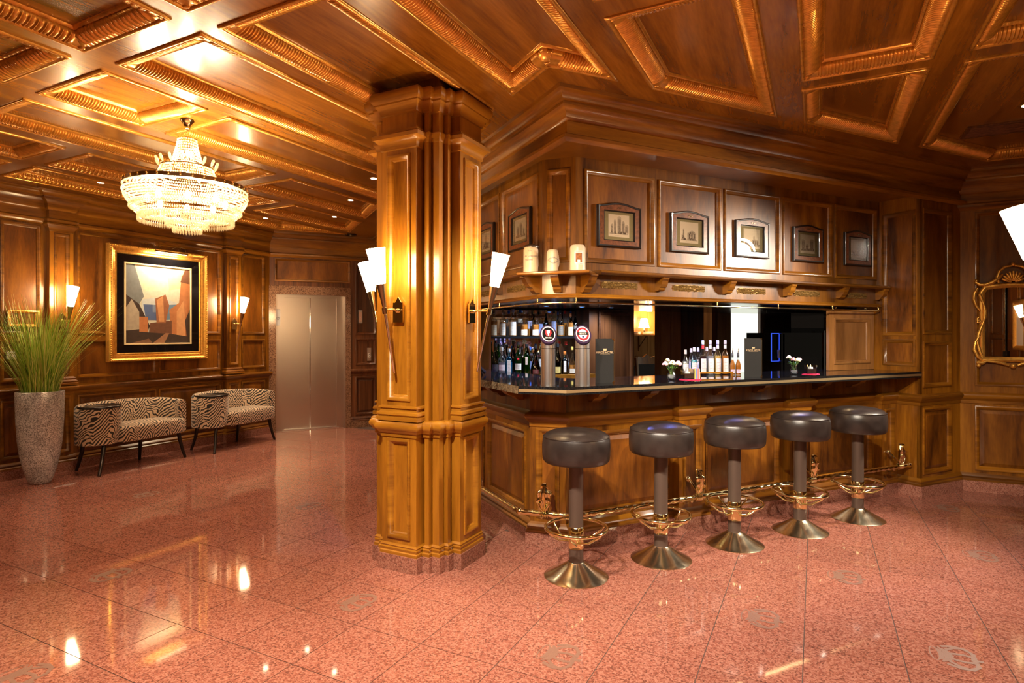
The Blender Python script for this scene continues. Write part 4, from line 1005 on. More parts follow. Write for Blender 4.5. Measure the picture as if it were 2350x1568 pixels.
# ================================================================ torch sconces
def ax(h): # torch axis: distance from wall and height
    z0, z1 = 1.195, 1.915; return (.045 + (z1 - z0) * .235 * h, z0 + (z1 - z0) * h)
def make_sconce():
    t = thing('torch_sconce', '', 'wall lamp', ML, 'torch wall lamps')
    P = lambda h: (0, ax(h)[0], ax(h)[1])
    Mb().box(-.036, .0, 1.495, .036, .012, 1.615).prism([(-.022, 1.615), (.022, 1.615), (0, 1.648)], lambda p, q, h: (p, h, q), 0, .010).obj('wall_plate', BRASS, t)
    Mb().tube([(0, .012, 1.565), (0, .05, 1.572), P(.515)], .007, 8).sphere((0, .018, 1.566), .013, 10, 8).obj('arm', BRASS, t, smooth=60)
    Mb().tube([P(0), P(.01), P(.48)], [.005, .0065, .0085], 12).sphere(P(0), .006, 8, 6).obj('rod', BRASSW, t, smooth=60)
    Mb().tube([P(.485), P(.535)], .0165, 14).obj('joint', BRASS, t, smooth=40)
    Mb().tube([P(.535), P(.60), P(.725)], [.011, .016, .0275], 20).obj('torch_cone', BRASSD, t, smooth=40)
    m = Mb(); m.tube([P(.725), P(.85), P(1.0)], [.0285, .040, .0545], 28, cap=False)
    m.tube([P(.999), P(.85), P(.728)], [.0530, .038, .0265], 28, cap=False)
    m.tube([P(.724), P(.726)], [.0285, .0285], 28)
    m.obj('glass_shade', E_SHADE, t, smooth=60, recalc=False)
    return t
sc0 = make_sconce()
SCN = [(ML @ T3(3.35, 6.97, 0) @ RZ(pi), 'torch lamp on the left wall beside the tall grass'), (ML @ T3(5.40, 6.97, 0) @ RZ(pi), 'torch lamp on the left wall between the painting and the lift'),
       (ML @ T3(3.185 - .315, 2.234, 0) @ RZ(pi/2), 'torch lamp on the left front face of the big column'), (ML @ T3(3.185, 2.234 - .315, 0) @ RZ(pi), 'torch lamp on the right face of the big column facing the bar'),
       (ML @ T3(3.185, 2.234 + .315, 0), 'torch lamp on the far left face of the column, half hidden'), (ML @ T3(2.936, -1.225 + .315, 0), 'large torch lamp cut off at the right picture edge'),
       (ML @ T3(.70, -3.3 + .06, 0), 'torch lamp on the rear wall seen in the gilt mirror'), (ML @ T3(1.19, 6.97, 0) @ RZ(pi), 'torch lamp on the left wall behind the viewer')]
for i, (M, l) in enumerate(SCN):
    o = sc0 if i == 0 else copy_tree(sc0)
    o.matrix_world = M; o['label'] = l

# ================================================================ crystal chandelier
def chandelier():
    t = thing('chandelier', 'large lit crystal bead chandelier with brass rings hanging from the ceiling', 'chandelier', ML @ T3(2.61, 3.843, 0) @ Matrix.Diagonal((.87, .87, 1, 1)))
    Mb().lathe([(.056, 2.899), (.055, 2.893), (.040, 2.878), (.026, 2.862), (.020, 2.845), (.021, 2.838), (.014, 2.832), (0, 2.832)], 32).obj('ceiling_cup', BRASS, t, smooth=50)
    m = Mb()
    for k in range(4):
        z = 2.828 - k * .014
        m.tube([((.006*cos(a) if k % 2 else 0), (0 if k % 2 else .006*cos(a)), z + .010*sin(a)) for a in [2*pi*i/12 for i in range(12)]], .0018, 5, closed=True)
    m.obj('chain', BRASS, t, smooth=60)
    def ring(r, z0, z1, name='ring', n=72): return Mb().lathe([(r, z0), (r + .003, z0), (r + .003, z1), (r, z1), (r, z0)], n, cap=False).obj(name, BRASS, t)
    Mb().lathe([(.004, 2.77), (.004, 2.15)], 8).obj('stem', BRASS, t)
    ring(.066, 2.760, 2.768); ring(.190, 2.562, 2.570)
    big = Mb().lathe([(.432, 2.420), (.436, 2.420), (.436, 2.446), (.432, 2.446), (.432, 2.420)], 96, cap=False).obj('band', BRASSD, t)
    for k in range(36):
        a = 2*pi*k/36
        Mb().sphere((.440*cos(a), .440*sin(a), 2.433), .0085, 10, 7).obj('stud', BRASS, big, smooth=60)
    m = Mb()
    for k in range(12):
        a = 2*pi*k/12
        m.tube([(0, 0, 2.62), (.19*cos(a), .19*sin(a), 2.566)], .003, 5).tube([(.19*cos(a), .19*sin(a), 2.565), (.25*cos(a), .25*sin(a), 2.452), (.432*cos(a), .432*sin(a), 2.425)], .003, 5)
    m.obj('ribs', BRASS, t)
    ico = [(0, 0, 1), (.894, 0, .447), (.276, .851, .447), (-.724, .526, .447), (-.724, -.526, .447), (.276, -.851, .447), (.724, .526, -.447), (-.276, .851, -.447), (-.894, 0, -.447), (-.276, -.851, -.447), (.724, -.526, -.447), (0, 0, -1)]
    icf = [(0,1,2),(0,2,3),(0,3,4),(0,4,5),(0,5,1),(1,6,2),(2,7,3),(3,8,4),(4,9,5),(5,10,1),(6,7,2),(7,8,3),(8,9,4),(9,10,5),(10,6,1),(11,7,6),(11,8,7),(11,9,8),(11,10,9),(11,6,10)]
    def bead(m, x, y, z, r, sz=1.0): m.add([(x + r*a, y + r*b, z + r*c*sz) for a, b, c in ico], icf)
    def tier(name, prof, r=.0068, pitch=.0165):
        m = Mb()
        L_ = 0; pts = []
        for i in range(len(prof) - 1):
            (r0, z0), (r1, z1) = prof[i], prof[i+1]; n = max(1, int(hypot(r1-r0, z1-z0) / pitch))
            for j in range(n): pts.append((r0 + (r1-r0)*j/n, z0 + (z1-z0)*j/n))
        n = int(2*pi*max(p[0] for p in prof) / .0195)
        for i, (rr, z) in enumerate(pts):
            nn = max(8, int(2*pi*rr / .0165))
            for k in range(nn):
                a = 2*pi*(k + .5*(i % 2)) / nn; bead(m, rr*cos(a), rr*sin(a), z, r)
        return m.obj(name, CRYSTAL, t, kind='stuff', recalc=False)
    tier('neck_strands', [(.067, 2.757), (.078, 2.70), (.095, 2.645), (.120, 2.585), (.135, 2.572)])
    tier('upper_strands', [(.188, 2.556), (.200, 2.52), (.222, 2.48), (.252, 2.448)])
    tier('roof_strands', [(.255, 2.447), (.34, 2.438), (.428, 2.430)], pitch=.022)
    tier('bowl_strands', [(.434, 2.412), (.436, 2.38), (.425, 2.345), (.405, 2.315), (.39, 2.30), (.375, 2.27), (.355, 2.245), (.34, 2.232)])
    tier('floor_strands', [(.335, 2.228), (.25, 2.238), (.16, 2.232)], pitch=.024)
    tier('basket_strands', [(.158, 2.225), (.148, 2.195), (.125, 2.172), (.10, 2.158)])
    def drops(name, r, z, n, l, tilt=0.0):
        m = Mb()
        for k in range(n):
            a = 2*pi*k/n
            bead(m, r*cos(a), r*sin(a), z, .006)
            zz = z - l*.55 if l > 0 else z - l*.5
            bead(m, (r + tilt)*cos(a), (r + tilt)*sin(a), zz, .0078, abs(l)*.5/.0078)
        return m.obj(name, CRYSTAL, t, kind='stuff', recalc=False)
    drops('fringe_drops', .335, 2.222, 110, .042); drops('rim_drops', .39, 2.292, 120, .03); drops('basket_drops', .10, 2.152, 30, .034); drops('basket_outer_drops', .145, 2.188, 46, .03)
    for k in range(16):
        a = 2*pi*k/16
        Mb().tube([(.195*cos(a), .195*sin(a), 2.570), (.205*cos(a), .205*sin(a), 2.588), (.217*cos(a), .217*sin(a), 2.612), (.220*cos(a), .220*sin(a), 2.620)], [.004, .010, .011, .004], 8).obj('crown_drop', CRYSTAL, t, smooth=60)
    for k in range(8):
        a = 2*pi*k/8 + .2; r = .27
        b = Mb().sphere((r*cos(a), r*sin(a), 2.335), .022, 12, 8, (1, 1, 1.35)).obj('bulb', E_BULB, t, smooth=60)
        lamp('bulb_glow', 'POINT', P_CHAND, WARM2, T3(r*cos(a), r*sin(a), 2.375), t, .03)
    for z, r in ((2.66, .04), (2.51, .10)):
        for k in range(3):
            a = 2*pi*k/3; Mb().sphere((r*cos(a), r*sin(a), z), .016, 10, 8, (1, 1, 1.4)).obj('bulb', E_BULB, t, smooth=60)
        lamp('bulb_glow', 'POINT', P_CHAND * .9, WARM2, T3(0, 0, z + .03), t, .03)
    return t
chandelier()

# ================================================================ painting in its gilt frame, on the left wall
def poly_canvas(name, items, f, parent):
    me = bpy.data.meshes.new(name); vs = []; fs = []; cols = []
    for k, (poly, c) in enumerate(items):
        o = len(vs); vs += [f(p, q, .0002 * k) for p, q in poly]; fs.append(tuple(range(o, o + len(poly)))); cols += [c] * len(poly)
    me.from_pydata(vs, [], fs); me.materials.append(CANVAS)
    a = me.color_attributes.new('Col', 'FLOAT_COLOR', 'CORNER')
    for i, c in enumerate(cols): a.data[i].color = (*c, 1)
    return link(name, me, None, parent)
pt = thing('painting', 'large framed angular townscape painting in gilt and black frame above settees', 'painting', ML)
PA, PB_, QA, QB = 3.80, 4.99, 1.118, 2.442
fpn = wall_y(7.03)
gp_ = [(0, .02), (0, .085), (.010, .098), (.022, .098), (.030, .088), (.036, .085), (.075, .066), (.080, .070), (.090, .070), (.096, .058), (.100, .05)]
gf = Mb().sweep(rect(PA, PB_, QA, QB), gp_, fpn, closed=True).obj('gilt_frame', GOLD, pt, smooth=35)
m = Mb()
for i in range(int((PB_ - PA) / .024)):
    x = PA + .024 * (i + .5)
    for q in (QA + .016, QB - .016): m.sphere(fpn(x, q, .098), .009, 6, 4)
for i in range(int((QB - QA) / .024)):
    q = QA + .024 * (i + .5)
    for x in (PA + .016, PB_ - .016): m.sphere(fpn(x, q, .098), .009, 6, 4)
m.obj('egg_beading', GOLD, gf, smooth=60, recalc=False)
m = Mb()
for i in range(int((PB_ - PA - .12) / .012)):
    x = PA + .06 + .012 * i
    for q0, q1 in ((QA + .044, QA + .066), (QB - .066, QB - .044)): m.fbox(fpn, x, x + .006, q0, q1, .06, .084)
for i in range(int((QB - QA - .12) / .012)):
    q = QA + .06 + .012 * i
    for x0, x1 in ((PA + .044, PA + .066), (PB_ - .066, PB_ - .044)): m.fbox(fpn, x0, x1, q, q + .006, .06, .084)
m.obj('fluting', GOLD, gf, recalc=False)
Mb().sweep(rect(PA + .10, PB_ - .10, QA + .10, QB - .10), [(0, .05), (.004, .056), (.086, .040), (.088, .034)], fpn, closed=True).obj('black_liner', GLOSSBLK, pt)
Mb().sweep(rect(PA + .186, PB_ - .186, QA + .186, QB - .186), [(0, .036), (.003, .046), (.018, .046), (.020, .036)], fpn, closed=True).obj('cream_slip', pbr('cream_slip', (.85, .68, .38), .5), pt)
w0, w1, h0, h1 = PA + .205, PB_ - .205, QA + .205, QB - .205
def S2(*pts): return [(w0 + (w1 - w0) * x, h0 + (h1 - h0) * y) for x, y in pts]
pale, pale2, sky, blu, blu2 = (.80, .74, .52), (.70, .70, .55), (.62, .68, .66), (.10, .16, .34), (.16, .28, .42)
org, org2, brn, drk, gry = (.52, .20, .07), (.66, .32, .13), (.17, .07, .035), (.05, .030, .022), (.20, .22, .22)
ART = [(S2((0, 0), (1, 0), (1, 1), (0, 1)), pale2), (S2((.1, 1), (.62, 1), (.5, .72), (.28, .66)), pale), (S2((.62, 1), (1, 1), (1, .76), (.66, .7)), (.74, .66, .40)),
       (S2((0, 1), (.13, 1), (.27, .60), (.2, .5), (0, .62)), gry), (S2((.24, .56), (.52, .60), (.78, .54), (.82, .34), (.24, .32)), sky), (S2((.26, .50), (.55, .50), (.55, .30), (.30, .30)), blu), (S2((.55, .50), (.86, .52), (.84, .32), (.55, .30)), blu2),
       (S2((.40, .50), (.50, .50), (.50, .40), (.40, .40)), (.22, .30, .44)), (S2((0, .62), (.2, .50), (.36, .22), (.30, .12), (0, .14)), drk), (S2((0, .44), (.09, .56), (.20, .40), (.20, .18), (0, .16)), (.42, .36, .27)),
       (S2((.20, .34), (.33, .34), (.33, .14), (.20, .14)), org), (S2((.66, .44), (.82, .54), (.86, .90), (.94, .98), (1, .80), (1, .06), (.70, .06)), org), (S2((.78, .42), (.90, .58), (.93, .08), (.78, .08)), org2),
       (S2((.84, .82), (.92, 1), (1, 1), (1, .80)), brn), (S2((.36, .26), (.70, .30), (.70, .10), (.34, .12)), brn), (S2((.44, .58), (.60, .64), (.66, .50), (.60, .26), (.46, .26)), (.36, .14, .06)), (S2((.46, .56), (.56, .62), (.58, .28), (.50, .28)), org2),
       (S2((0, .16), (.32, .14), (.70, .12), (1, .08), (1, 0), (0, 0)), drk), (S2((.40, 0), (.60, .13), (.66, .13), (.58, 0)), (.36, .18, .09)), (S2((.06, 0), (.34, .06), (.40, 0)), (.22, .11, .06)), (S2((.92, .30), (1, .46), (1, .06), (.95, .06)), drk)]
poly_canvas('canvas', ART, lambda p, q, h: fpn(p, q, .030 + h), pt)
Mb().fbox(fpn, w0 - .02, w1 + .02, h0 - .02, h1 + .02, .002, .0298).obj('backing', BLACK, pt)
pl = thing('picture_light', 'slim brass picture light on two curved arms over the painting', 'picture light', ML)
for x in (4.26, 4.64):
    for dx in (0, -.10):
        Mb().tube([fpn(x + dx * .9, QB - .03, .02), fpn(x + dx * .8, QB + .03, .03), fpn(x + dx * .5, QB + .055, .08), fpn(x, QB + .035, .15), fpn(x, QB - .03, .18)], .0035, 6).obj('arm', BRASSD, pl, smooth=60)
Mb().tube([fpn(4.25, QB - .038, .18), fpn(4.66, QB - .038, .18)], .011, 12).obj('lamp_tube', BRASS, pl, smooth=60)
Mb().fbox(fpn, 4.27, 4.64, QB - .0515, QB - .049, .172, .188).obj('light_slot', emit('picture_light_glow', (1, .78, .45), 12.0), pl)
l = lamp('picture_bulb', 'AREA', 7.0, WARM2, ML @ T3(4.455, 7.03 - .185, QB - .06) @ RX(radians(-40)), None, .38); l.data.shape = 'RECTANGLE'; l.data.size_y = .02
l.parent = pl; l.matrix_local = T3(4.455, 7.03 - .185, QB - .06) @ RX(radians(38))

# ================================================================ zebra settees
def settee():
    t = thing('settee', '', 'settee', ML, 'zebra settees')
    # plan (x along the wall, y towards the wall), local origin at the drum end front
    def outline(n=14):
        P = []
        for i in range(n + 1):                     # rounded drum end on the left, running front to back
            a = -pi*.42 + -(pi*.90) * i / n
            P.append((.20 + .205*cos(a), .22 + .205*sin(a)))
        for i in range(1, n + 1):                  # long back curving to the right-hand end
            u = i / n; x = .20 - .10 + u * 1.00; y = .425 + .10*sin(pi*u*.55) - .20*max(0, u - .72)**1.5*4
            P.append((x, min(y, .51)))
        P = P[:-3] + [(1.00, .475), (1.06, .43), (1.095, .36), (1.112, .28), (1.118, .20), (1.112, .14)]
        return P
    back = outline()
    # back rest: a curved upholstered wall following the back line
    inner = []
    n = len(back)
    def off(P, d):
        o = []
        for i in range(len(P)):
            A = P[max(i-1, 0)]; B = P[min(i+1, len(P)-1)]; dx, dy = B[0]-A[0], B[1]-A[1]; l = hypot(dx, dy) or 1
            o.append((P[i][0] + dy/l*d, P[i][1] - dx/l*d))
        return o
    inn_ = off(back, .085)
    m = Mb(); prof = []
    secs = []
    for i in range(n):
        (x0, y0), (x1, y1) = back[i], inn_[i]
        hz = .665 + .045*sin(pi*min(1, max(0, (i - 6) / (n - 7)))) 
        cut = .30
        ring = [(0.02, cut), (-.01, cut + .10), (-.012, .50), (0, hz - .03), (.18, hz - .004), (.5, hz), (.82, hz - .004), (1, hz - .03), (1.0, .46), (1.0, cut)]
        secs.append([(x0 + (x1-x0)*a, y0 + (y1-y0)*a, z) for a, z in ring])
    k = len(secs[0])
    m.add([p for s in secs for p in s], [(i*k+j, (i+1)*k+j, (i+1)*k+(j+1) % k, i*k+(j+1) % k) for i in range(n-1) for j in range(k)] + [tuple(range(k)), tuple(reversed([(n-1)*k+j for j in range(k)]))])
    m.obj('back_rest', ZEBRA, t, smooth=60)
    # seat cushion
    seat = [(.33, .015)] + [(.33 + .74*u, .015 + .075*u*u) for u in (.2, .4, .6, .8, .94)] + [(1.075, .105)] + [q for q in reversed(inn_[15:])]
    sv = []; ns = len(seat); cx = sum(p[0] for p in seat)/ns; cy = sum(p[1] for p in seat)/ns
    for sc_, z in ((.97, .295), (1.0, .31), (1.0, .42), (.985, .445), (.95, .458), (.7, .47), (.3, .476)):
        sv += [(cx + (x-cx)*sc_, cy + (y-cy)*sc_, z) for x, y in seat]
    Mb().add(sv, [(i*ns+j, i*ns+(j+1) % ns, (i+1)*ns+(j+1) % ns, (i+1)*ns+j) for i in range(6) for j in range(ns)] + [tuple(reversed(range(ns))), tuple(6*ns+j for j in range(ns))]).obj('seat', ZEBRA, t, smooth=60)
    Mb().lathe([(.10, .285), (.16, .29), (.185, .31), (.196, .36), (.203, .5), (.203, .62), (.198, .665), (.18, .668)], 40, (.20, .215, 0)).obj('drum_arm', ZEBRA, t, smooth=60)
    Mb().lathe([(0, .666), (.186, .666), (.196, .672), (.196, .682), (.188, .690), (.180, .690), (.178, .682), (0, .682)], 40, (.20, .20, 0)).obj('tray', EBONY, t, smooth=50)
    for (x0, y0), (x1, y1) in (((.13, .36), (.105, .445)), ((.19, .09), (.08, -.02)), ((.74, .40), (.765, .46)), ((1.03, .16), (1.075, .10))):
        Mb().tube([(x0, y0, .31), (x0 + (x1-x0)*.25, y0 + (y1-y0)*.2, .20), (x0 + (x1-x0)*.6, y0 + (y1-y0)*.6, .09), (x1, y1, 0)], [.022, .020, .017, .015], 10).obj('leg', EBONY, t, smooth=60)
    return t
se = settee(); se.matrix_world = ML @ T3(3.325, 6.415, 0); se['label'] = 'zebra print settee with black tray arm beside the mosaic vase'
s2 = copy_tree(se); s2.matrix_world = ML @ T3(4.605, 6.415, 0); s2['label'] = 'zebra print settee with black tray arm next to the lift'

# ================================================================ mosaic planter with grass
vs_ = thing('planter', 'tall silver mosaic planter with green ornamental grass by the left wall', 'planter', ML @ T3(3.0, 6.62, 0))
Mb().lathe([(0, 0), (.078, 0), (.086, .006), (.102, .05), (.130, .14), (.156, .26), (.175, .42), (.185, .60), (.190, .78), (.192, .872), (.189, .880), (.175, .882), (.172, .86), (.17, .80), (0, .80)], 64, sx=1.0, sy=1.0).obj('vase', MOSAIC, vs_, smooth=50)
Mb().lathe([(0, .845), (.172, .845)], 32, cap=False).obj('soil', pbr('soil', (.02, .014, .01), .9), vs_)
def grass():
    m = Mb(); r = random.Random(4)
    for k in range(620):
        a = r.uniform(0, 2*pi); rr = .14 * sqrt(r.random()); x, y = rr*cos(a), rr*sin(a)
        L_ = r.uniform(.50, 1.0); lean = r.uniform(.05, .62) * (0.40 + rr / .14) ; da = a + r.uniform(-.7, .7); w = r.uniform(.0018, .0042)
        droop = r.uniform(0, .35) if r.random() < .35 else r.uniform(0, .08)
        side = (-sin(da), cos(da)); pts = []
        for i in range(7):
            u = i / 6; h = lean * u ** 1.5 * L_ * .9; z = .845 + L_ * u * (1 - .12 * lean) - droop * u ** 4 * .35
            pts.append((x + cos(da)*h, min(y + sin(da)*h, (.27 if x + cos(da)*h < .18 else .04) + .02*sin(k)), z, w * (1 - u ** 2.2) + .0003))
        vs = []
        for (px, py, pz, ww) in pts: vs += [(px - side[0]*ww, py - side[1]*ww, pz), (px + side[0]*ww, py + side[1]*ww, pz)]
        m.add(vs, [(2*i, 2*i+1, 2*i+3, 2*i+2) for i in range(6)])
    gm, nt, b = nodes('grass_blades'); lk = nt.links.new
    gi = N(nt, 'ShaderNodeNewGeometry'); rp = ramp(nt, gi.outputs['Random Per Island'], [(0, (.10, .26, .012)), (.5, (.32, .46, .05)), (1, (.62, .60, .18))]); lk(rp.outputs[0], b.inputs['Base Color']); b.inputs['Roughness'].default_value = .4
    m.obj('grass', gm, vs_, kind='stuff', recalc=False)
grass()
orn = thing('gilt_wall_bracket', 'small gilt ornament on left wall behind the tall grass', 'wall ornament', ML)
Mb().sweep(rect(2.905, 3.165, 1.50, 1.665), [(0, .0), (0, .03), (.012, .036), (.022, .026), (.03, .01)], F_LEFT, closed=True).obj('frame', GOLD, orn, smooth=40)
Mb().fbox(F_LEFT, 2.93, 3.14, 1.53, 1.64, 0, .012).obj('field', W_P, orn)
swi = tag(Mb().fbox(F_LEFT, 2.905, 2.985, 1.185, 1.265, -.016, .006).obj('wall_switch', WHITEP, M=ML), 'square pale wall switch behind the grass', 'switch')
Mb().fbox(F_LEFT, 2.920, 2.970, 1.20, 1.25, .006, .010).obj('rocker', WHITEP, swi)

# ================================================================ gilt rococo mirror on the right wall
gm_ = thing('wall_mirror', 'gilt rococo wall mirror on the right-hand wall', 'mirror', ML)
VC, fm = -1.56, (lambda a, z, h: (6.72 - h, -1.56 - a, z))       # a > 0 towards the picture edge
GL = [(-.205, 1.215), (.205, 1.215), (.205, 1.80), (.185, 1.835), (.12, 1.845), (0, 1.852), (-.12, 1.845), (-.185, 1.835), (-.205, 1.80)]
Mb().prism(GL, fm, .004, .012).obj('mirror_glass', MIRROR, gm_)
fr_m = Mb().sweep(GL, [(.010, .012), (.004, .022), (-.008, .026), (-.018, .030), (-.030, .026), (-.036, .012), (-.036, .0)], fm, closed=True).obj('frame', GOLD, gm_, smooth=50)
def scroll(pts, rs, name='scroll'): Mb().tube([fm(*p) for p in pts], rs, 8).obj(name, GOLD, gm_, smooth=70)
for sx in (-1, 1):
    scroll([(sx*(.225 + .028*sin(i*.62)), 1.24 + .05*i, .028) for i in range(12)], [.012 + .004*sin(i*1.9) for i in range(12)])
    scroll([(sx*.255, 1.84, .03), (sx*.275, 1.80, .03), (sx*.280, 1.74, .03), (sx*.262, 1.68, .03), (sx*.235, 1.64, .03)], [.012, .016, .014, .012, .008])
    scroll([(sx*.235, 1.42, .03), (sx*.268, 1.36, .03), (sx*.278, 1.29, .03), (sx*.25, 1.22, .03), (sx*.22, 1.20, .03)], [.008, .012, .015, .016, .010])
    scroll([(sx*.27, 1.90, .03), (sx*.24, 1.875, .03), (sx*.20, 1.872, .03), (sx*.15, 1.89, .035), (sx*.10, 1.93, .04), (sx*.075, 1.96, .03)], [.010, .018, .016, .018, .014, .008])
    scroll([(sx*.10, 1.885, .03), (sx*.115, 1.93, .035), (sx*.10, 1.985, .035), (sx*.06, 2.025, .035), (sx*.01, 2.035, .035)], [.012, .014, .014, .013, .010])
    scroll([(sx*.26, 1.175, .03), (sx*.22, 1.165, .03), (sx*.19, 1.185, .03), (sx*.12, 1.180, .03), (sx*.06, 1.165, .03), (sx*.03, 1.15, .03)], [.016, .018, .012, .013, .014, .010])
    scroll([(sx*(.245 + .012*cos(k)), 1.53 + .02*sin(k) + .004*k, .035) for k in range(9)], .009, 'cartouche')
    Mb().sphere(fm(sx*.245, 1.145, .028), .018, 10, 8).obj('finial', GOLD, gm_, smooth=60); Mb().sphere(fm(sx*.262, 1.91, .028), .016, 10, 8).obj('finial', GOLD, gm_, smooth=60)
for k in range(9):
    a = radians(20 + k * 17.5); scroll([(.015*cos(a), 1.885 + .015*sin(a), .03), (.05*cos(a), 1.885 + .055*sin(a), .042), (.085*cos(a), 1.885 + .10*sin(a), .034)], [.006, .011, .008], 'shell_rib')
Mb().sphere(fm(0, 2.045, .03), .018, 10, 8).obj('finial', GOLD, gm_, smooth=60); Mb().sphere(fm(0, 1.145, .03), .022, 10, 8).obj('finial', GOLD, gm_, smooth=60)

# ================================================================ framed engravings over the bar
EN = [[(-.11, .0, .03, .07), (-.07, 0, .03, .11), (-.02, 0, .05, .14), (.04, 0, .04, .10), (.085, 0, .05, .07)], [(-.10, 0, .02, .09), (-.03, 0, .14, .06), (.0, .05, .09, .03), (-.12, 0, .04, .04)],
      [(-.12, 0, .07, .03), (.0, 0, .12, .05), (.03, .04, .02, .05)], [(-.12, 0, .06, .10), (.05, 0, .07, .11), (-.04, 0, .06, .05)], [(-.12, 0, .07, .04), (.0, 0, .05, .07), (.06, 0, .03, .13), (.02, .06, .02, .05)],
      [(-.10, 0, .06, .09), (-.02, 0, .07, .12), (.07, 0, .04, .06)], [(-.10, 0, .20, .05), (-.02, .04, .03, .11)]]
def picture(M, label, k):
    t = thing('framed_engraving', label, 'picture', M, 'framed engravings around the bar canopy')
    f = lambda p, q, h: (p, -h, q)
    topc = [(.183, .135)] + [(.183 - .366*i/16, .135 + .026*(.5 - .5*cos(2*pi*i/16))**.8) for i in range(1, 16)] + [(-.183, .135)]
    outl = [(-.183, -.148), (.183, -.148)] + topc
    Mb().holes(outl, [rect(-.135, .135, -.108, .108)], f, 0, .020).obj('frame', BURL, t)
    Mb().sweep(outl, [(.0, 0), (-.006, .004), (-.006, .020), (0, .026), (.008, .024), (.010, .019)], f, closed=True).obj('outer_edge', EBONY, t, smooth=50)
    Mb().sweep(rect(-.135, .135, -.108, .108), [(0, .020), (.002, .022), (.007, .016), (.008, .008)], f, closed=True).obj('inner_edge', EBONY, t, smooth=50)
    Mb().fbox(f, -.136, .136, -.109, .109, .004, .008).obj('mount', MAT_G, t)
    Mb().fbox(f, -.090, .090, -.078, .082, .008, .0085).obj('paper', PAPER, t)
    m = Mb(); m2 = Mb()
    for x, y, w_, h in EN[k]:
        x0, q0 = x * .62, -.048 + y * .7
        m2.prism([(x0, q0), (x0 + w_*.62, q0), (x0 + w_*.62, q0 + h*.8), (x0 + w_*.31, q0 + h*.8 + .008), (x0, q0 + h*.8)], f, .0085, .0088)
        for i in range(3): m.fbox(f, x0 + w_*.1 + i*w_*.18, x0 + w_*.18 + i*w_*.18, q0 + .004, q0 + h*.7, .0088, .0090)
    r = random.Random(k)
    for i in range(26):
        x0 = -.078 + .156 * r.random(); m.fbox(f, x0, x0 + .002 + .006*r.random(), -.056, -.048 + .012*r.random(), .0088, .0090)
    for i in range(5): m2.fbox(f, -.03 + .012*i, -.022 + .012*i, -.070, -.067, .0085, .0088)
    m2.fbox(f, -.080, .080, -.058, -.050, .0085, .0088)
    m2.obj('print_shading', ENGR2, t, recalc=False); m.obj('print_lines', ENGR, t, recalc=False)
    og = Mb()
    for sx in (-1, 1):
        og.tube([f(sx*(.006 + .010*k2/6 + .006*cos(k2)), .128 + .005*sin(k2), .022) for k2 in range(7)], .0016, 5)
    og.sphere(f(0, .128, .022), .004, 8, 6).obj('brass_crest', BRASSD, t, smooth=60)
    Mb().fbox(f, -.134, .134, -.107, .107, .0125, .0135).obj('glazing', glass('picture_glass', (.97, .97, .97), .01), t)
    return t
PN = ['first from the corner, a church square', 'second from the corner, a domed hall', 'middle one, catching a lamp reflection', 'fourth from the corner, a street scene', 'fifth, beside the pier']
for i, s in enumerate((2.523, 3.175, 3.832, 4.492, 5.15)):
    picture(MB @ T3(s, UW + .016, 2.20), 'small engraving in arched burl frame over the bar, ' + PN[i], i)
picture(MB @ T3(US_ + .016, 4.035, 2.22) @ RZ(-pi/2), 'small engraving in arched burl frame on the canopy side, nearest the corner', 5)
picture(MB @ T3(US_ + .016, 4.70, 2.22) @ RZ(-pi/2), 'small engraving in arched burl frame on the canopy side, half hidden by the column', 6)

# ================================================================ corner shelf with beer mugs
cs = thing('corner_shelf', 'small wooden corner shelf on carved corbels carrying three beer mugs', 'shelf', MB)
SHP = [(1.788, 3.642), (2.128, 3.302), (2.33, 3.50), (2.156, 3.50), (1.986, 3.67), (1.986, 3.84)]
Mb().prism(SHP, fz0, 1.832, 1.848).obj('board', W_H, cs)
Mb().sweep([(1.986, 3.84), (1.788, 3.642), (2.128, 3.302), (2.33, 3.50)], [(-.004, 1.826), (.006, 1.828), (.012, 1.836), (.012, 1.844), (.004, 1.850), (-.006, 1.8495)], fz0, side=-1).obj('nosing', W_H, cs, smooth=50)
SC2 = [(0, 1.832), (0, 1.715), (.03, 1.715), (.05, 1.735), (.055, 1.75), (.08, 1.76), (.105, 1.79), (.118, 1.815), (.13, 1.822), (.13, 1.832)]
Mb().prism(SC2, lambda h, z, x: (US_ - h, 3.735 + x, z), -.03, .03).obj('corbel', W_H, cs)
Mb().prism(SC2, lambda h, z, x: (2.225 + x, UW - h, z), -.03, .03).obj('corbel', W_H, cs)
mc = ((K0[0] + K1[0]) / 2, (K0[1] + K1[1]) / 2)
Mb().prism(SC2, lambda h, z, x: (mc[0] - .7071*h + .7071*x, mc[1] - .7071*h - .7071*x, z), -.028, .028).obj('corbel', W_H, cs)
def cyl_text(m, s, size, r, z, a0, arc=None):
    def bend(x, y):
        if arc: zz = z + y + arc * (x / r) ** 2 * r
        else: zz = z + y
        a = a0 + x / r; return ((r + .0006) * cos(a), (r + .0006) * sin(a), zz)
    t = text_mb(s, size, None, 0, bend); m.add(t.v, t.f)
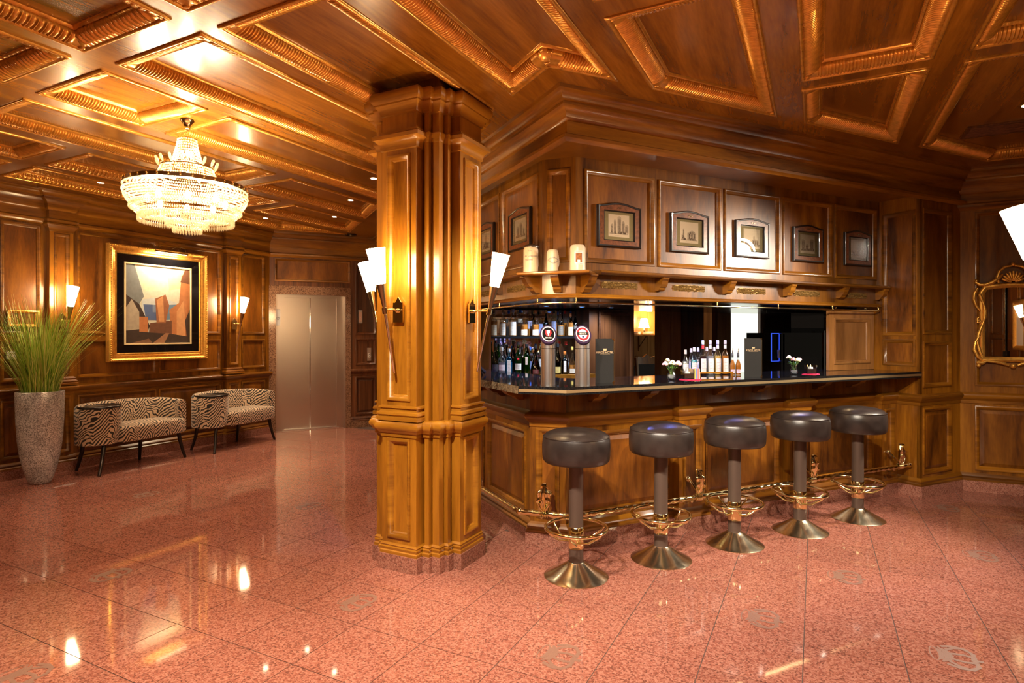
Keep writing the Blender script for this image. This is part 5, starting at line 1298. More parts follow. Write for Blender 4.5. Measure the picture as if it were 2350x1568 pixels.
def mug(M, label, r, h, kind):
    t = thing('beer_mug', label, 'mug', M, 'stoneware beer mugs on the corner shelf')
    Mb().lathe([(0, 0), (r, 0), (r + .001, .006), (r, .012), (r, h - .022), (r - .004, h - .008), (r - .009, h), (r - .014, h), (r - .014, .02), (0, .02)], 40).obj('body', STONEW, t, smooth=50)
    hd = radians(30) if kind != 2 else radians(60)
    p = [(r - .003, .025), (r + .02, .03), (r + .036, .06), (r + .038, h*.55), (r + .028, h*.80), (r - .002, h*.86)]
    Mb().tube([(x*cos(hd), x*sin(hd), z) for x, z in p], [.009, .008, .008, .008, .008, .010], 10).obj('handle', STONEW, t, smooth=60)
    m = Mb(); a0 = radians(-112)
    if kind == 0:
        cyl_text(m, 'Zum', .014, r, h*.80, a0 - .25); cyl_text(m, 'der L\u00f6wenbr\u00e4u', .017, r, h*.60, a0); cyl_text(m, 'M\u00fcnchen', .015, r, h*.46, a0 - .35); m.obj('lettering', INK, t, recalc=False)
        lid = Mb().lathe([(r + .002, h - .004), (r + .003, h + .004), (r - .002, h + .010), (r*.6, h + .016), (.012, h + .020), (0, h + .020)], 32).obj('pewter_lid', pbr('pewter', (.20, .17, .14), .35, .9), t, smooth=50)
        Mb().tube([(r*.8*cos(hd), r*.8*sin(hd), h + .01), (r*1.1*cos(hd), r*1.1*sin(hd), h + .022)], .005, 8).sphere((r*.75*cos(hd), r*.75*sin(hd), h + .030), .009, 10, 8).obj('thumb_knob', BRASSD, lid, smooth=60)
    elif kind == 1:
        cyl_text(m, 'Franziskaner', .018, r, h*.60, a0, arc=-.45); cyl_text(m, 'Weissbier', .018, r, h*.36, a0, arc=.45); m.obj('lettering', INK, t, recalc=False)
    else:
        bend = lambda a, z, e=.0005: ((r + e) * cos(a0 + a / r), (r + e) * sin(a0 + a / r), z)
        def patch(a, b, z0, z1, mat, name, e):
            q = Mb(); n = 8; q.add([bend(a + (b - a)*i/n, z, e) for i in range(n + 1) for z in (z0, z1)], [(2*i, 2*i+2, 2*i+3, 2*i+1) for i in range(n)]); return q.obj(name, mat, t, recalc=False, smooth=60)
        patch(-.030, .030, h*.24, h*.76, WHITEP, 'label', .0005); patch(-.022, .022, h*.32, h*.68, pbr('label_picture', (.30, .10, .02), .6, noise=(60, .6)), 'label_picture', .0008)
        patch(-.010, .008, h*.33, h*.42, WHITEP, 'label_figure', .0010)
        cyl_text(m, 'Oktoberfest', .010, r + .0006, h*.70, a0); cyl_text(m, '\u00a9 L\u00d6WENBR\u00c4U', .0085, r + .0006, h*.265, a0); m.obj('lettering', INKB, t, recalc=False)
for M, l, r, h, k in ((MB @ T3(1.880, 3.640, 1.848), 'tall stoneware beer mug with pewter lid, left on shelf', .052, .178, 0), (MB @ T3(1.985, 3.520, 1.848), 'small lidless stoneware beer mug with blue arched lettering', .040, .150, 1), (MB @ T3(2.125, 3.425, 1.848), 'stoneware beer mug with a picture label, right on shelf', .053, .178, 2)):
    mug(M, l, r, h, k)
# ================================================================ things on the bar
ZT = 1.10
def on_bar(x, y):   # pixel of the base -> point on the bar top
    k = (EYE - ZT) * F_PX / (y - HOR); X = (x - 1175.0) / F_PX * k; b = radians(64.5)
    return (sin(b)*X + cos(b)*k, -cos(b)*X + sin(b)*k)
def tap(M, label, kind):
    t = thing('beer_tap', label, 'beer tap', M, 'steel beer taps on the bar')
    R = .046; n = 40; H0 = .318; sl = 1.1
    tilt = lambda a: H0 + (sl * R * (sin(a) ))            # oblique cut, high at the back
    vs = [(R*cos(2*pi*i/n), R*sin(2*pi*i/n), 0) for i in range(n)] + [(R*cos(2*pi*i/n), R*sin(2*pi*i/n), .245) for i in range(n)] + [(R*cos(2*pi*i/n), R*sin(2*pi*i/n), tilt(2*pi*i/n)) for i in range(n)]
    Mb().add(vs, [(j*n+i, j*n+(i+1) % n, (j+1)*n+(i+1) % n, (j+1)*n+i) for j in (0, 1) for i in range(n)]).obj('tube', STEEL, t, smooth=40)
    Mb().lathe([(.0462, .232), (.0466, .233), (.0466, .2345), (.0462, .2355)], 40, cap=False).obj('joint_line', BLACK, t)
    # badge disc on the cut: local frame tilted towards the drinker
    nrm = Vector((0, -sl, 1)).normalized(); ex = Vector((1, 0, 0)); ey = nrm.cross(ex)
    c = Vector((0, 0, H0 - .002))
    def fd(p, q, h): v = c + ex*p + ey*q*1.46 + nrm*h; return (v.x, v.y, v.z)
    disc = lambda r, h0, h1, mm: Mb().prism([(r*cos(2*pi*i/36), r*sin(2*pi*i/36)) for i in range(36)], fd, h0, h1)
    disc(.054, -.006, .012, 0).obj('badge_housing', pbr('badge_purple', (.035, .02, .05), .25), t)
    bd = disc(.044, .014, .0155, 0).obj('badge_ring', WHITEP, t)
    if kind == 0:
        disc(.039, .0155, .0160, 0).obj('badge_field', BLACK, bd)
        m = Mb()
        m.prism([(-.020, .022), (-.012, .022), (-.012, .004), (-.004, -.008), (.004, -.008), (.012, .004), (.012, .022), (.020, .022), (.020, .002), (.010, -.014), (-.010, -.014), (-.020, .002)], fd, .016, .0166).obj('badge_shield', RED, bd)
        Mb().prism([(-.010, .022), (.010, .022), (.010, .006), (.004, .002), (.004, -.012), (-.004, -.012), (-.004, .002), (-.010, .006)], fd, .016, .0166).obj('badge_spade', WHITEP, bd)
        text_mb('SPATEN', .012, lambda p, q, h: fd(p, q - .027, h), .0166).obj('lettering', WHITEP, bd, M=None, recalc=False).location = (0, 0, 0)
    else:
        disc(.039, .0155, .0160, 0).obj('badge_field', RED, bd)
        disc(.027, .0160, .0163, 0).obj('badge_inner', WHITEP, bd)
        Mb().prism([(-.036, -.007), (.036, -.007), (.036, .009), (-.036, .009)], fd, .0163, .0168).obj('badge_bar', INKB, bd)
        text_mb("BECK'S", .014, lambda p, q, h: fd(p, q - .004, h), .0171).obj('lettering', WHITEP, bd, recalc=False)
        Mb().prism([(-.007, -.022), (.007, -.022), (.008, -.012), (-.008, -.012)], fd, .0163, .0166).obj('badge_key', INK, bd)
    return t
def spaten_fix():
    pass
for x, l, k in ((1258, 'steel beer tap with black and red round badge, left', 0), (1337, 'steel beer tap with red round badge, right', 1)):
    s, t = on_bar(x, 884); tap(MB @ T3(s, t, ZT) @ RZ(radians(-24)), l, k)
# menus
def menu(M, label, w_, h):
    t = thing('menu_folder', label, 'menu', M, 'black menu folders on the bar')
    f = lambda p, q, d: (p, -d, q)
    Mb().prism([(0, 0), (w_, 0), (w_, .004), (.004, .004)], lambda p, q, d: (p, q, d), 0, h).obj('front_cover', CLOTH, t)
    Mb().add([(0, 0, 0), (w_*.9, .09, 0), (w_*.9, .094, 0), (0, .004, 0), (0, 0, h), (w_*.9, .09, h), (w_*.9, .094, h), (0, .004, h)], [(0,1,2,3),(4,5,6,7),(0,1,5,4),(1,2,6,5),(2,3,7,6),(3,0,4,7)]).obj('back_cover', CLOTH, t)
    for z0, z1 in ((h - .016, h), (0, .016)):
        Mb().prism([(w_ - .018, z1 if z0 > .1 else z0), (w_ + .001, z0), (w_ + .001, z1)], f, -.001, .0015).obj('brass_corner', BRASS, t)
    Mb().fbox(f, w_ - .003, w_ + .001, 0, h, -.0005, .001).obj('brass_edge', BRASSD, t)
    text_mb("KING'S HOTEL", .0195, lambda p, q, h_: f(p + w_/2, q + h*.67, h_), .0008).obj('lettering', GILTINK, t, recalc=False)
    Mb().fbox(f, w_*.22, w_*.78, h*.655, h*.658, .0003, .0008).obj('underline', GILTINK, t)
    cr = Mb(); cx, cz = w_/2, h*.735
    cr.prism([(cx - .012, cz), (cx + .012, cz), (cx + .010, cz + .004), (cx - .010, cz + .004)], f, .0003, .0008)
    for dx in (-.009, -.003, .003, .009): cr.prism([(cx + dx - .0035, cz + .005), (cx + dx + .0035, cz + .005), (cx + dx*1.15 + .002, cz + .012), (cx + dx*1.15 - .002, cz + .012)], f, .0003, .0008)
    cr.obj('crown_print', GILTINK, t, recalc=False)
CLOTH = pbr('black_book_cloth', (.009, .008, .0075), .8, bump=(500, .5), noise=(300, .35))
s, t = on_bar(1367, 880); menu(MB @ T3(s, t, ZT) @ RZ(radians(-8)), 'tall black menu folder with gold lettering beside the beer taps', .135, .295)
s, t = on_bar(1709, 866); menu(MB @ T3(s, t, ZT) @ RZ(radians(-12)), 'tall black menu folder with gold lettering in front of lit glass', .150, .295)
# flowers in small glass vases
def flowers(M, label, spec, seed):
    t = thing('flower_vase', label, 'flower vase', M, 'small flower vases on the bar')
    Mb().lathe([(0, 0), (.020, 0), (.026, .008), (.031, .025), (.028, .040), (.019, .053), (.019, .060), (.027, .078), (.030, .082), (.028, .082), (.017, .060), (.017, .053), (.026, .040), (.029, .025), (.022, .008), (0, .004)], 28, cap=False).obj('glass_vase', G_CLEAR, t, smooth=60)
    Mb().lathe([(0, .005), (.021, .008), (.027, .025), (.024, .038), (0, .038)], 20).obj('water', L_CLEAR, t, smooth=60)
    r = random.Random(seed)
    for x, y, z, rad, mat in spec:
        Mb().tube([(0, 0, .015), (x*.3, y*.3, .06), (x, y, z)], .0016, 6).obj('stem', GREEN, t)
        m = Mb()
        for k in range(16):
            a = k * 2.4; rr = rad * (.25 + .75 * k / 16); tl = .2 + .9 * k / 16
            px, py, pz = x + rr*.55*cos(a)*tl, y + rr*.55*sin(a)*tl, z + rad*(.55 - .55*(k/16)**1.5)
            m.sphere((px, py, pz), rad*.42, 8, 6, (1, 1, .8))
        m.obj('blossom', mat, t, smooth=60, recalc=False)
    m = Mb()
    for k in range(9):
        a = k * .7 + seed; l = .025 + .02*r.random()
        b = Vector((.010*cos(a), .010*sin(a), .075)); e = Vector((l*1.4*cos(a), l*1.4*sin(a), .085 + .03*r.random())); mid = (b + e)/2 + Vector((0, 0, .012)); sd = Vector((-sin(a), cos(a), 0))*.008
        m.add([b, mid - sd, e, mid + sd], [(0, 1, 2, 3)])
    m.obj('leaves', GREEN, t, recalc=False)
    m = Mb()
    for k in range(6):
        a = k*1.1 + 1; m.sphere((.05*cos(a), .035*sin(a), .125 + .02*sin(k)), .005, 6, 5)
    m.obj('buds', pbr('bud_yellow', (.45, .42, .12), .6), t, smooth=60)
s, t = on_bar(1541, 872); flowers(MB @ T3(s, t, ZT), 'small glass vase of pink and cream flowers beside the candle, left', [(-.055, 0, .110, .027, PETALP), (0, -.01, .115, .031, PETALW), (.058, -.005, .108, .032, PETALP), (-.01, .03, .135, .022, PETALW)], 1)
s, t = on_bar(1822, 860); flowers(MB @ T3(s, t, ZT), 'small glass vase of white and pink roses near the coffee machine', [(-.045, .01, .135, .026, PETALW), (-.018, -.01, .118, .024, PETALP), (.035, -.01, .112, .028, PETALW), (.068, 0, .118, .020, PETALP)], 5)
def candle(M, label):
    t = thing('candle_glass', label, 'candle', M, 'square candle glasses on the bar')
    f = lambda p, q, h: (p*(1 + .8*h), q*(1 + .8*h), h)
    a, b = .036, .033
    Mb().holes(rect(-a, a, -a, a), [rect(-b, b, -b, b)], f, .0, .072).fbox(lambda p, q, h: f(p, q, h), -a, a, -a, a, .0, .006).obj('glass', G_CLEAR, t)
    Mb().fbox(f, -.032, .032, -.032, .032, .007, .040).obj('coffee_beans', COFFEE, t)
    Mb().lathe([(0, .040), (.018, .040), (.019, .052), (.017, .054), (0, .052)], 20).obj('tea_light', WHITEP, t, smooth=50)
    fl_ = Mb().lathe([(0, .053), (.003, .056), (.0042, .062), (.002, .070), (0, .076)], 10).obj('flame', E_FLAME, t, smooth=60)
    return t
def napkin(M, label):
    t = tag(Mb().prism([(-.055, -.045), (.06, -.05), (.055, .05), (-.06, .045)], XYZ, .0, .004).obj('napkin', PINKCLOTH, M=M), label, 'napkin')
    Mb().prism([(-.03, -.05), (.075, -.035), (.06, .035), (-.045, .04)], XYZ, .004, .006).obj('napkin_fold', PINKCLOTH, t)
s, t = on_bar(1578, 872); napkin(MB @ T3(s + .02, t, ZT), 'magenta napkin under the left candle glass'); candle(MB @ T3(s, t, ZT + .006) @ RZ(-.4), 'square candle glass with coffee beans on magenta napkin, left')
s, t = on_bar(1860, 859.5); napkin(MB @ T3(s, t, ZT) @ RZ(.3), 'magenta napkin under the right candle glass'); candle(MB @ T3(s, t, ZT + .006) @ RZ(-.6), 'lit square candle glass with coffee beans on magenta napkin, right')
# coloured stirrers / coasters stack
st_ = thing('coaster_box', 'row of striped coloured cards beside the left candle', 'cards', MB @ T3(*on_bar(1599, 872), ZT))
for i, c in enumerate([(.25, .18, .12), (.62, .50, .10), (.05, .18, .55), (.70, .30, .38), (.55, .12, .10), (.75, .72, .65)]):
    Mb().box(-.03 + .010*i, .0, 0, -.021 + .010*i, .05, .078).obj('card', pbr('card_%d' % i, c, .6), st_)

# ---------------------------------------------------------------- bottles
CACHE = {}
def bottle_mesh(key, maker):
    if key not in CACHE: CACHE[key] = maker()
    return CACHE[key]
PROF = {'tall': [(0, 0), (.95, 0), (1, .02), (1, .56), (.92, .63), (.55, .71), (.36, .76), (.34, .93), (.40, .935), (.40, .96), (.36, .965)],
        'squat': [(0, 0), (.95, 0), (1, .02), (1, .52), (.9, .60), (.45, .68), (.30, .72), (.30, .90), (.36, .905), (.36, .94)],
        'taper': [(0, 0), (.9, 0), (.95, .02), (1, .40), (.98, .52), (.75, .62), (.45, .74), (.32, .82), (.30, .95), (.36, .955), (.36, .97)],
        'flask': [(0, 0), (.9, 0), (1, .04), (1.0, .20), (.8, .38), (.42, .56), (.26, .66), (.24, .92), (.30, .93), (.30, .96)],
        'round': [(0, 0), (.7, 0), (.95, .08), (1, .22), (.85, .40), (.45, .54), (.28, .62), (.27, .90), (.34, .905), (.34, .94)]}
CAPM = {}
def capmat(c):
    if c not in CAPM: CAPM[c] = pbr('bottle_cap_%d' % len(CAPM), c, .4)
    return CAPM[c]
LABM = {}
def labmat(c):
    if c not in LABM: LABM[c] = pbr('bottle_label_%d' % len(LABM), c, .55, noise=(70, .12))
    return LABM[c]
A_CAM = radians(-116)
def bottle(M, label, kind, r, h, gl, liq, fill, lab=None, labc=(.72, .64, .50), capc=(.02, .02, .02), square=False, group='bottles on the bar shelves', neckband=None, name='bottle', script=True):
    t = thing(name, label, 'bottle', M, group)
    pr = [(x * r, z * h) for x, z in PROF[kind]]
    n = 4 if square else 22
    sq = 1.25 if square else 1.0
    def body(pr_, nn):
        if not square: return Mb().lathe(pr_, nn)
        m = Mb(); vs = []; N8 = 16
        for (x, z) in pr_:
            k = min(1.0, x / r) ; k = k if x > r * .5 else 0
            for i in range(N8):
                a = 2*pi*i/N8 + pi/N8; c_, s_ = cos(a), sin(a); q = max(abs(c_), abs(s_)); rr = x * ((1 - k) + k * .94 / q * .92); vs.append((rr*c_, rr*s_, z))
        return m.add(vs, [(j*N8+i, j*N8+(i+1) % N8, (j+1)*N8+(i+1) % N8, (j+1)*N8+i) for j in range(len(pr_)-1) for i in range(N8)] + [tuple((len(pr_)-1)*N8+i for i in range(N8))])
    link('glass', bottle_mesh((kind, r, h, square, 'g', gl.name), lambda: setm(body(pr, n).mesh('glass'), gl)), None, t, smooth=50)
    if liq is not None:
        zf = fill * h; lp = [(x * .93, max(z, .004)) for x, z in pr if z <= zf]
        for i in range(len(pr) - 1):
            if pr[i][1] <= zf < pr[i+1][1]:
                u = (zf - pr[i][1]) / (pr[i+1][1] - pr[i][1]); lp.append(((pr[i][0] + (pr[i+1][0]-pr[i][0])*u) * .93, zf)); break
        lp.append((0, zf))
        link('liquid', bottle_mesh((kind, r, h, square, fill, 'l', liq.name), lambda: setm(body(lp, n).mesh('liquid'), liq)), None, t, smooth=50)
    if lab:
        z0, z1, wd = lab; nn = 8
        def f(a, z, e=.0012):
            if square: return (a * r * .9, -(r * .93 + e), z)
            return ((r + e) * cos(-pi/2 + a), (r + e) * sin(-pi/2 + a), z)
        rot = RZ(A_CAM + pi/2)
        m = Mb().add([f(-wd + 2*wd*i/nn, z) for i in range(nn+1) for z in (z0*h, z1*h)], [(2*i, 2*i+2, 2*i+3, 2*i+1) for i in range(nn)])
        lb = m.obj('label', labmat(labc), t, M=None if square else rot, recalc=False, smooth=50)
        if script:
            q = Mb(); rn = random.Random(hash(label) % 1000)
            for k in range(3):
                zz = h*(z0 + (z1-z0)*(.30 + .2*k)); w2 = wd*(.35 + .3*rn.random())
                q.add([f(-w2 + 2*w2*i/4, z, .0016) for i in range(5) for z in (zz, zz + h*.006)], [(2*i, 2*i+2, 2*i+3, 2*i+1) for i in range(4)])
            q.obj('label_print', INKG, lb, recalc=False, kind='stuff')
    tz = pr[-1][1]; rr = pr[-1][0]
    Mb().lathe([(rr*1.08, tz - .010), (rr*1.12, tz), (rr*1.1, tz + .022), (rr*.9, tz + .024), (0, tz + .024)], 14, cap=False).obj('cap', capmat(capc), t, smooth=40)
    if neckband: Mb().lathe([(r*.38, h*.80), (r*.38, h*.90)], 14, cap=False).obj('neck_label', labmat(neckband), t, smooth=40)
    return t
def setm(me, m): me.materials.append(m); return me
CORK, BLK, SIL, REDC, ORG_, GLD, BLU_ = (.35, .20, .09), (.012, .012, .014), (.5, .5, .52), (.55, .03, .03), (.55, .16, .03), (.55, .36, .08), (.03, .10, .45)
CR = (.72, .64, .50)
UPB = [ # upper shelf: pixel x, depth row, kind, r, h, glass, liquid, fill, label, label colour, cap
 (1134, 0, 'tall', .038, .255, G_CLEAR, L_AMBER, .60, (.05, .46, .9), CR, CORK, 'amber spirit bottle with cream label, leftmost on the upper shelf'),
 (1154, 0, 'tall', .040, .26, G_CLEAR, L_AMBER, .55, (.05, .50, .9), (.78, .70, .60), CORK, 'amber spirit bottle with tall cream label, second on the upper shelf'),
 (1177, 0, 'tall', .048, .265, G_CLEAR, L_AMBER, .50, (.05, .56, .9), (.74, .68, .60), SIL, 'broad clear spirit bottle with pointed cream label on the upper shelf'),
 (1194, 1, 'taper', .044, .32, G_CLEAR, L_CLEAR, .40, (.55, .70, .7), (.70, .60, .45), BLU_, 'tall clear bottle with round neck tag at the back of the upper shelf'),
 (1203, 0, 'squat', .046, .26, G_CLEAR, L_AMBER, .48, (.05, .27, .9), CR, CORK, 'squat amber whisky bottle with low cream label, left of the two'),
 (1216, 1, 'tall', .042, .30, G_CLEAR, L_AMBER, .50, (.30, .62, .8), (.40, .38, .55), CORK, 'amber bottle with bluish label standing behind the two squat bottles'),
 (1229, 0, 'squat', .046, .26, G_CLEAR, L_AMBER, .48, (.05, .27, .9), CR, ORG_, 'squat amber whisky bottle with low cream label, right of the two'),
 (1240, 1, 'tall', .040, .29, G_CLEAR, L_AMBER, .45, (.12, .50, .8), (.16, .20, .40), CORK, 'amber bottle with blue label beside the left tap badge'),
 (1253, 1, 'taper', .032, .29, G_DARK, None, .5, None, CR, GLD, 'dark bottle with gold cap just left of the left tap badge'),
 (1271, 0, 'tall', .040, .29, G_CLEAR, L_AMBER, .55, (.22, .60, .8), (.12, .13, .22), BLK, 'clear bottle with black cap right of the left tap badge'),
 (1286, 0, 'tall', .042, .265, G_CLEAR, L_AMBER, .45, (.06, .42, .9), (.14, .11, .08), BLK, 'amber bottle with dark label between the tap badges'),
 (1297, 1, 'tall', .038, .30, G_CLEAR, L_AMBER, .55, None, CR, REDC, 'tall bottle with red cap behind the upper shelf row'),
 (1309, 0, 'squat', .042, .235, G_CLEAR, L_AMBER, .62, (.05, .42, .8), (.55, .42, .26), ORG_, 'short amber bottle with carved label left of the right tap badge'),
 (1310, 1, 'taper', .030, .26, G_DARK, None, .5, None, CR, BLU_, 'dark bottle with blue cap left of the right tap badge'),
 (1320, 1, 'taper', .030, .26, G_DARK, None, .5, (.30, .45, .7), (.25, .22, .18), BLK, 'dark bottle at the right end of the upper shelf')]
for x, row, kind, r, h, gl, liq, fill, lab, lc, cap, label in UPB:
    tt = 5.40 + .105 * row
    bottle(MB @ T3(s_at(x, tt), tt, 1.405), label, kind, r * .84, min(h, .262), gl, liq, fill, lab, lc, cap)
LOB = [
 (1136, 0, 'taper', .042, .31, G_GREEN, None, .5, (.10, .38, .9), (.05, .05, .05), BLK, False, 'green bottle with black label and foil, leftmost on the lower row'),
 (1151.5, 0, 'tall', .044, .27, G_CLEAR, L_CLEAR, .5, (.12, .42, .9), (.70, .62, .58), SIL, False, 'clear bottle with pale printed label left of the blue bottle'),
 (1168, 0, 'tall', .046, .255, G_BLUE, L_BLUE, .55, (.04, .62, .55), (.70, .74, .70), SIL, True, 'square pale blue bottle with long label on the lower row'),
 (1189, 0, 'tall', .046, .32, G_GREEN, L_GREEN, .55, (.18, .38, .9), (.74, .72, .64), BLK, False, 'green bottle with cream label and red seal'),
 (1208, 0, 'tall', .043, .30, G_GREEN, L_GREEN, .62, (.36, .62, .3), (.72, .60, .50), BLK, False, 'tall green bottle with narrow label right of the cream label'),
 (1229, 0, 'flask', .060, .29, G_BROWN, L_DARK, .35, (.05, .20, .6), (.12, .02, .02), BLK, False, 'dark flask shaped bottle left of the first tap'),
 (1178, 1, 'taper', .040, .33, G_BROWN, L_DARK, .5, None, CR, BLK, False, 'tall brown bottle behind the blue bottle'),
 (1198, 1, 'tall', .036, .27, G_BROWN, L_DARK, .5, None, CR, BLK, False, 'brown bottle behind the green bottles'),
 (1157, 1, 'tall', .036, .30, G_CLEAR, L_CLEAR, .5, None, CR, BLK, False, 'clear bottle with black cap behind the pale label'),
 (1217, 1, 'tall', .030, .27, G_CLEAR, L_AMBER, .5, (.2, .5, .8), (.16, .2, .4), BLU_, False, 'small amber bottle with blue cap behind the flask bottle'),
 (1229, 1, 'tall', .032, .30, G_CLEAR, L_CLEAR, .5, (.2, .5, .8), (.5, .5, .55), BLU_, False, 'clear bottle with blue cap behind the flask bottle'),
 (1242, 1, 'tall', .038, .31, G_CLEAR, L_CLEAR, .5, (.25, .5, .8), (.6, .6, .62), SIL, False, 'clear bottle with silver cap beside the left tap'),
 (1280, 0, 'taper', .042, .30, G_DARK, None, .5, (.06, .26, .8), (.55, .45, .15), BLK, False, 'dark bottle with yellow label right of the left tap'),
 (1296, 0, 'tall', .044, .22, G_BROWN, L_DARK, .5, (.10, .62, .4), (.70, .66, .60), ORG_, True, 'square dark bottle with orange cap and pale strip label'),
 (1299, 1, 'round', .050, .33, G_CLEAR, L_CLEAR, .35, None, CR, REDC, False, 'tall bottle with bright red cap between the taps'),
 (1284, 1, 'tall', .036, .33, G_CLEAR, L_PALE, .4, None, CR, REDC, False, 'tall bottle with pink red cap behind the yellow label'),
 (1313, 0, 'flask', .050, .27, G_CLEAR, L_AMBER, .35, (.04, .20, .7), (.60, .55, .45), GLD, False, 'gold capped flask bottle left of the right tap'),
 (1323, 1, 'tall', .034, .31, G_BROWN, L_DARK, .5, None, CR, BLK, False, 'slim brown bottle beside the right tap')]
for x, row, kind, r, h, gl, liq, fill, lab, lc, cap, sq, label in LOB:
    tt = 5.30 + .12 * row
    b = bottle(MB @ T3(s_at(x, tt), tt, 1.015) @ (RZ(A_CAM + pi/2) if sq else Matrix()), label, kind, r * .84, h, gl, liq, fill, lab, lc, cap, square=sq)
    if 'red seal' in label: Mb().sphere((.047*cos(A_CAM), .047*sin(A_CAM), .165), .011, 10, 8, (1, 1, 1)).obj('wax_seal', RED, b, smooth=60)
orch = thing('orchid', 'white orchid sprig standing among the lower bottles', 'flower', MB @ T3(s_at(1203, 5.52), 5.52, 1.015))
Mb().lathe([(0, 0), (.025, 0), (.03, .06), (.02, .12), (.022, .15)], 16, cap=False).obj('vase', WHITEP, orch, smooth=60)
Mb().tube([(0, 0, .10), (.01, 0, .25), (-.02, 0, .33)], .002, 6).obj('stem', GREEN, orch)
for dx, dz in ((-.05, .315), (0, .335), (.055, .315), (.02, .29)):
    m = Mb()
    for k in range(5): m.sphere((dx + .016*cos(k*1.256), -.01, dz + .016*sin(k*1.256)), .013, 8, 6, (1, .35, 1))
    m.obj('blossom', PETALP if dx else WHITEP, orch, smooth=60)
# syrup bottles on the counter
SYR = [(1613, 861, .0275, .262, L_DARK, (.62, .03, .04), 'syrup bottle with dark red syrup, left of four'), (1630, 860.5, .0275, .262, L_CLEAR, (.7, .68, .75), 'clear syrup bottle, second of four'),
       (1647, 860, .0275, .262, L_PALE, (.7, .62, .66), 'golden syrup bottle, third of four'), (1664, 859.5, .0275, .262, L_AMBER, (.72, .70, .68), 'pale brown syrup bottle, right of four')]
for x, y, r, h, liq, nb, label in SYR:
    s, t = on_bar(x, y); bottle(MB @ T3(s, t, ZT), label, 'tall', r, h, G_CLEAR, liq, .58, (.06, .50, .8), (.72, .62, .60), (.62, .58, .66), group='syrup bottles on the bar', neckband=nb, name='syrup_bottle')
for x, y, h, liq, label in ((1573, 862, .185, L_CLEAR, 'small clear bottle behind the left candle'), (1586, 856.5, .19, L_CLEAR, 'small clear bottle behind the striped cards, farther'), (1593, 862, .205, L_BLUE, 'small bottle with blue label behind the striped cards'), (1602, 859, .20, L_CLEAR, 'small clear bottle just left of the four syrups'), (1622, 855.5, .20, L_CLEAR, 'small clear bottle behind the first two syrups'), (1639, 855.5, .20, L_CLEAR, 'small clear bottle behind the golden syrup')):
    s, t = on_bar(x, y); bottle(MB @ T3(s, t, ZT), label, 'taper', .026, h, G_CLEAR, liq, .6, (.2, .5, .9), (.62, .62, .72), (.66, .60, .70), group='small bottles on the bar', name='small_bottle')
for x, y, label in ((1681, 861, 'bitters bottle with steel pourer nearest the syrups'), (1694, 861, 'bitters bottle with steel pourer farther right')):
    s, t = on_bar(x, y); b = bottle(MB @ T3(s, t, ZT), label, 'taper', .021, .155, G_CLEAR, L_AMBER, .8, (.1, .30, .9), (.55, .45, .55), (.05, .05, .05), group='bitters bottles on the bar', name='bitters_bottle')
    Mb().tube([(0, 0, .165), (0, 0, .185), (.004, 0, .212)], [.004, .003, .0025], 8).obj('pourer', CHROME, b, smooth=60)
tr = thing('wooden_rack', 'low wooden rail holding the syrup bottles on the bar', 'rack', MB)
s0, t0 = on_bar(1604, 864.5); s1, t1 = on_bar(1683, 863)
Mb().prism([(s0, t0), (s1, t1), (s1, t1 + .008), (s0, t0 + .008)], fz0, ZT + .022, ZT + .034).obj('front_rail', W_LH, tr)
for s, t in ((s0 + .01, t0), (s1 - .01, t1)): Mb().box(s - .006, t, ZT, s + .006, t + .008, ZT + .024).obj('foot', W_LH, tr)
# register screen at the left end of the bar
pos = thing('till_screen', 'dark till screen tilted at the left end of the bar', 'screen', MB @ T3(*on_bar(1109, 861), ZT) @ RZ(radians(155)) @ Matrix.Scale(.62, 4))
Mb().prism([(-.02, .02), (.16, .20), (.145, .215), (-.035, .035)], lambda p, q, h: (p, h, q), -.16, .16).obj('display', BLACK, pos)
Mb().prism([(-.012, .030), (.148, .190), (.146, .192), (-.014, .032)], lambda p, q, h: (p + .001, h, q - .004), -.145, .145).obj('screen_glass', GLOSSBLK, pos)
Mb().prism([(.0, 0), (.16, 0), (.13, .16), (.06, .10)], lambda p, q, h: (p, h, q), -.06, .06).obj('foot', BLACK, pos)

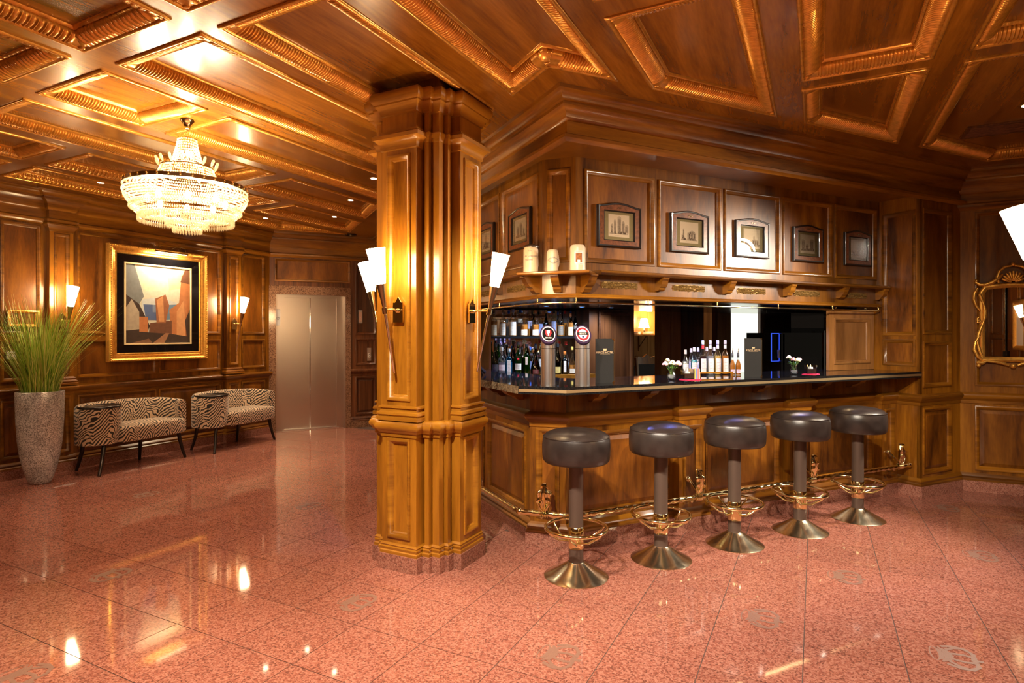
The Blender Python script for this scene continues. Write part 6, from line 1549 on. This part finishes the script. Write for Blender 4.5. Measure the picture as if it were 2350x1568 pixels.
# ================================================================ photographer's lamp, right of the viewer (seen in the gilt mirror)
stl = thing('studio_lamp', 'studio lamp on black tripod stand, seen in the gilt mirror', 'lamp', ML @ T3(5.45, -1.80, 0))
Mb().lathe([(.014, .35), (.014, 1.2), (.011, 1.2), (.011, 2.36)], 12).obj('pole', BLACK, stl, smooth=40)
for k in range(3):
    a = 2*pi*k/3; Mb().tube([(0, 0, .62), (.42*cos(a), .42*sin(a), .01)], .010, 8).obj('leg', BLACK, stl)
Mb().lathe([(.03, 1.17), (.03, 1.25)], 12).tube([(0, 0, 1.21), (.07, 0, 1.21)], .012, 8).obj('clamp', BLACK, stl)
aim = Vector((3.9, .9, .5)) - Vector((5.45, -1.80, 2.4)); q = aim.to_track_quat('-Z', 'Y').to_matrix().to_4x4()
hd = Mb().lathe([(.05, .16), (.06, .10), (.07, .06), (.16, -.03), (.165, -.035)], 28, cap=False).obj('reflector', BLACK, stl, M=T3(0, 0, 2.4) @ q, smooth=50)
lamp('lamp_tube', 'SPOT', P_STUDIO, WHITE, T3(0, 0, 2.4) @ q @ T3(0, 0, -.02), stl, .16, 88, .6)
fr_b = thing('rear_picture', 'pale picture in a gilt frame on the rear wall, seen in the mirror', 'picture', ML)
Mb().sweep([(-.55, 1.15), (.15, 1.15), (.15, 2.05), (-.55, 2.05)], [(0, 0), (0, .05), (.03, .06), (.07, .03), (.08, .01)], lambda p, q_, h: (p, -3.3 + h, q_), closed=True).obj('frame', GOLD, fr_b, smooth=40)
Mb().box(-.5, -3.3, 1.2, .1, -3.285, 2.0).obj('sheet', WHITEP, fr_b)

for i, s in enumerate((2.75, 3.15, 3.5)):  # extra cool spots added to lift the dark bottle shelves
    b = thing('shelf_fill_spot', 'added cool fill spotlight over the bottle shelves, ' + ['left', 'middle', 'right'][i], 'spotlight', MB @ T3(s, 5.0, 1.6995), 'added fill spotlights over the bottle shelves')
    link('trim_ring', bl_r, None, b, smooth=50); link('lens', bl_e, None, b, T3(0, 0, -.003))
    lamp('shelf_fill_bulb', 'SPOT', 20, (0.66, 0.80, 1.0), T3(0, 0, -.02) @ RX(radians(28)), b, .02, 120, .8)
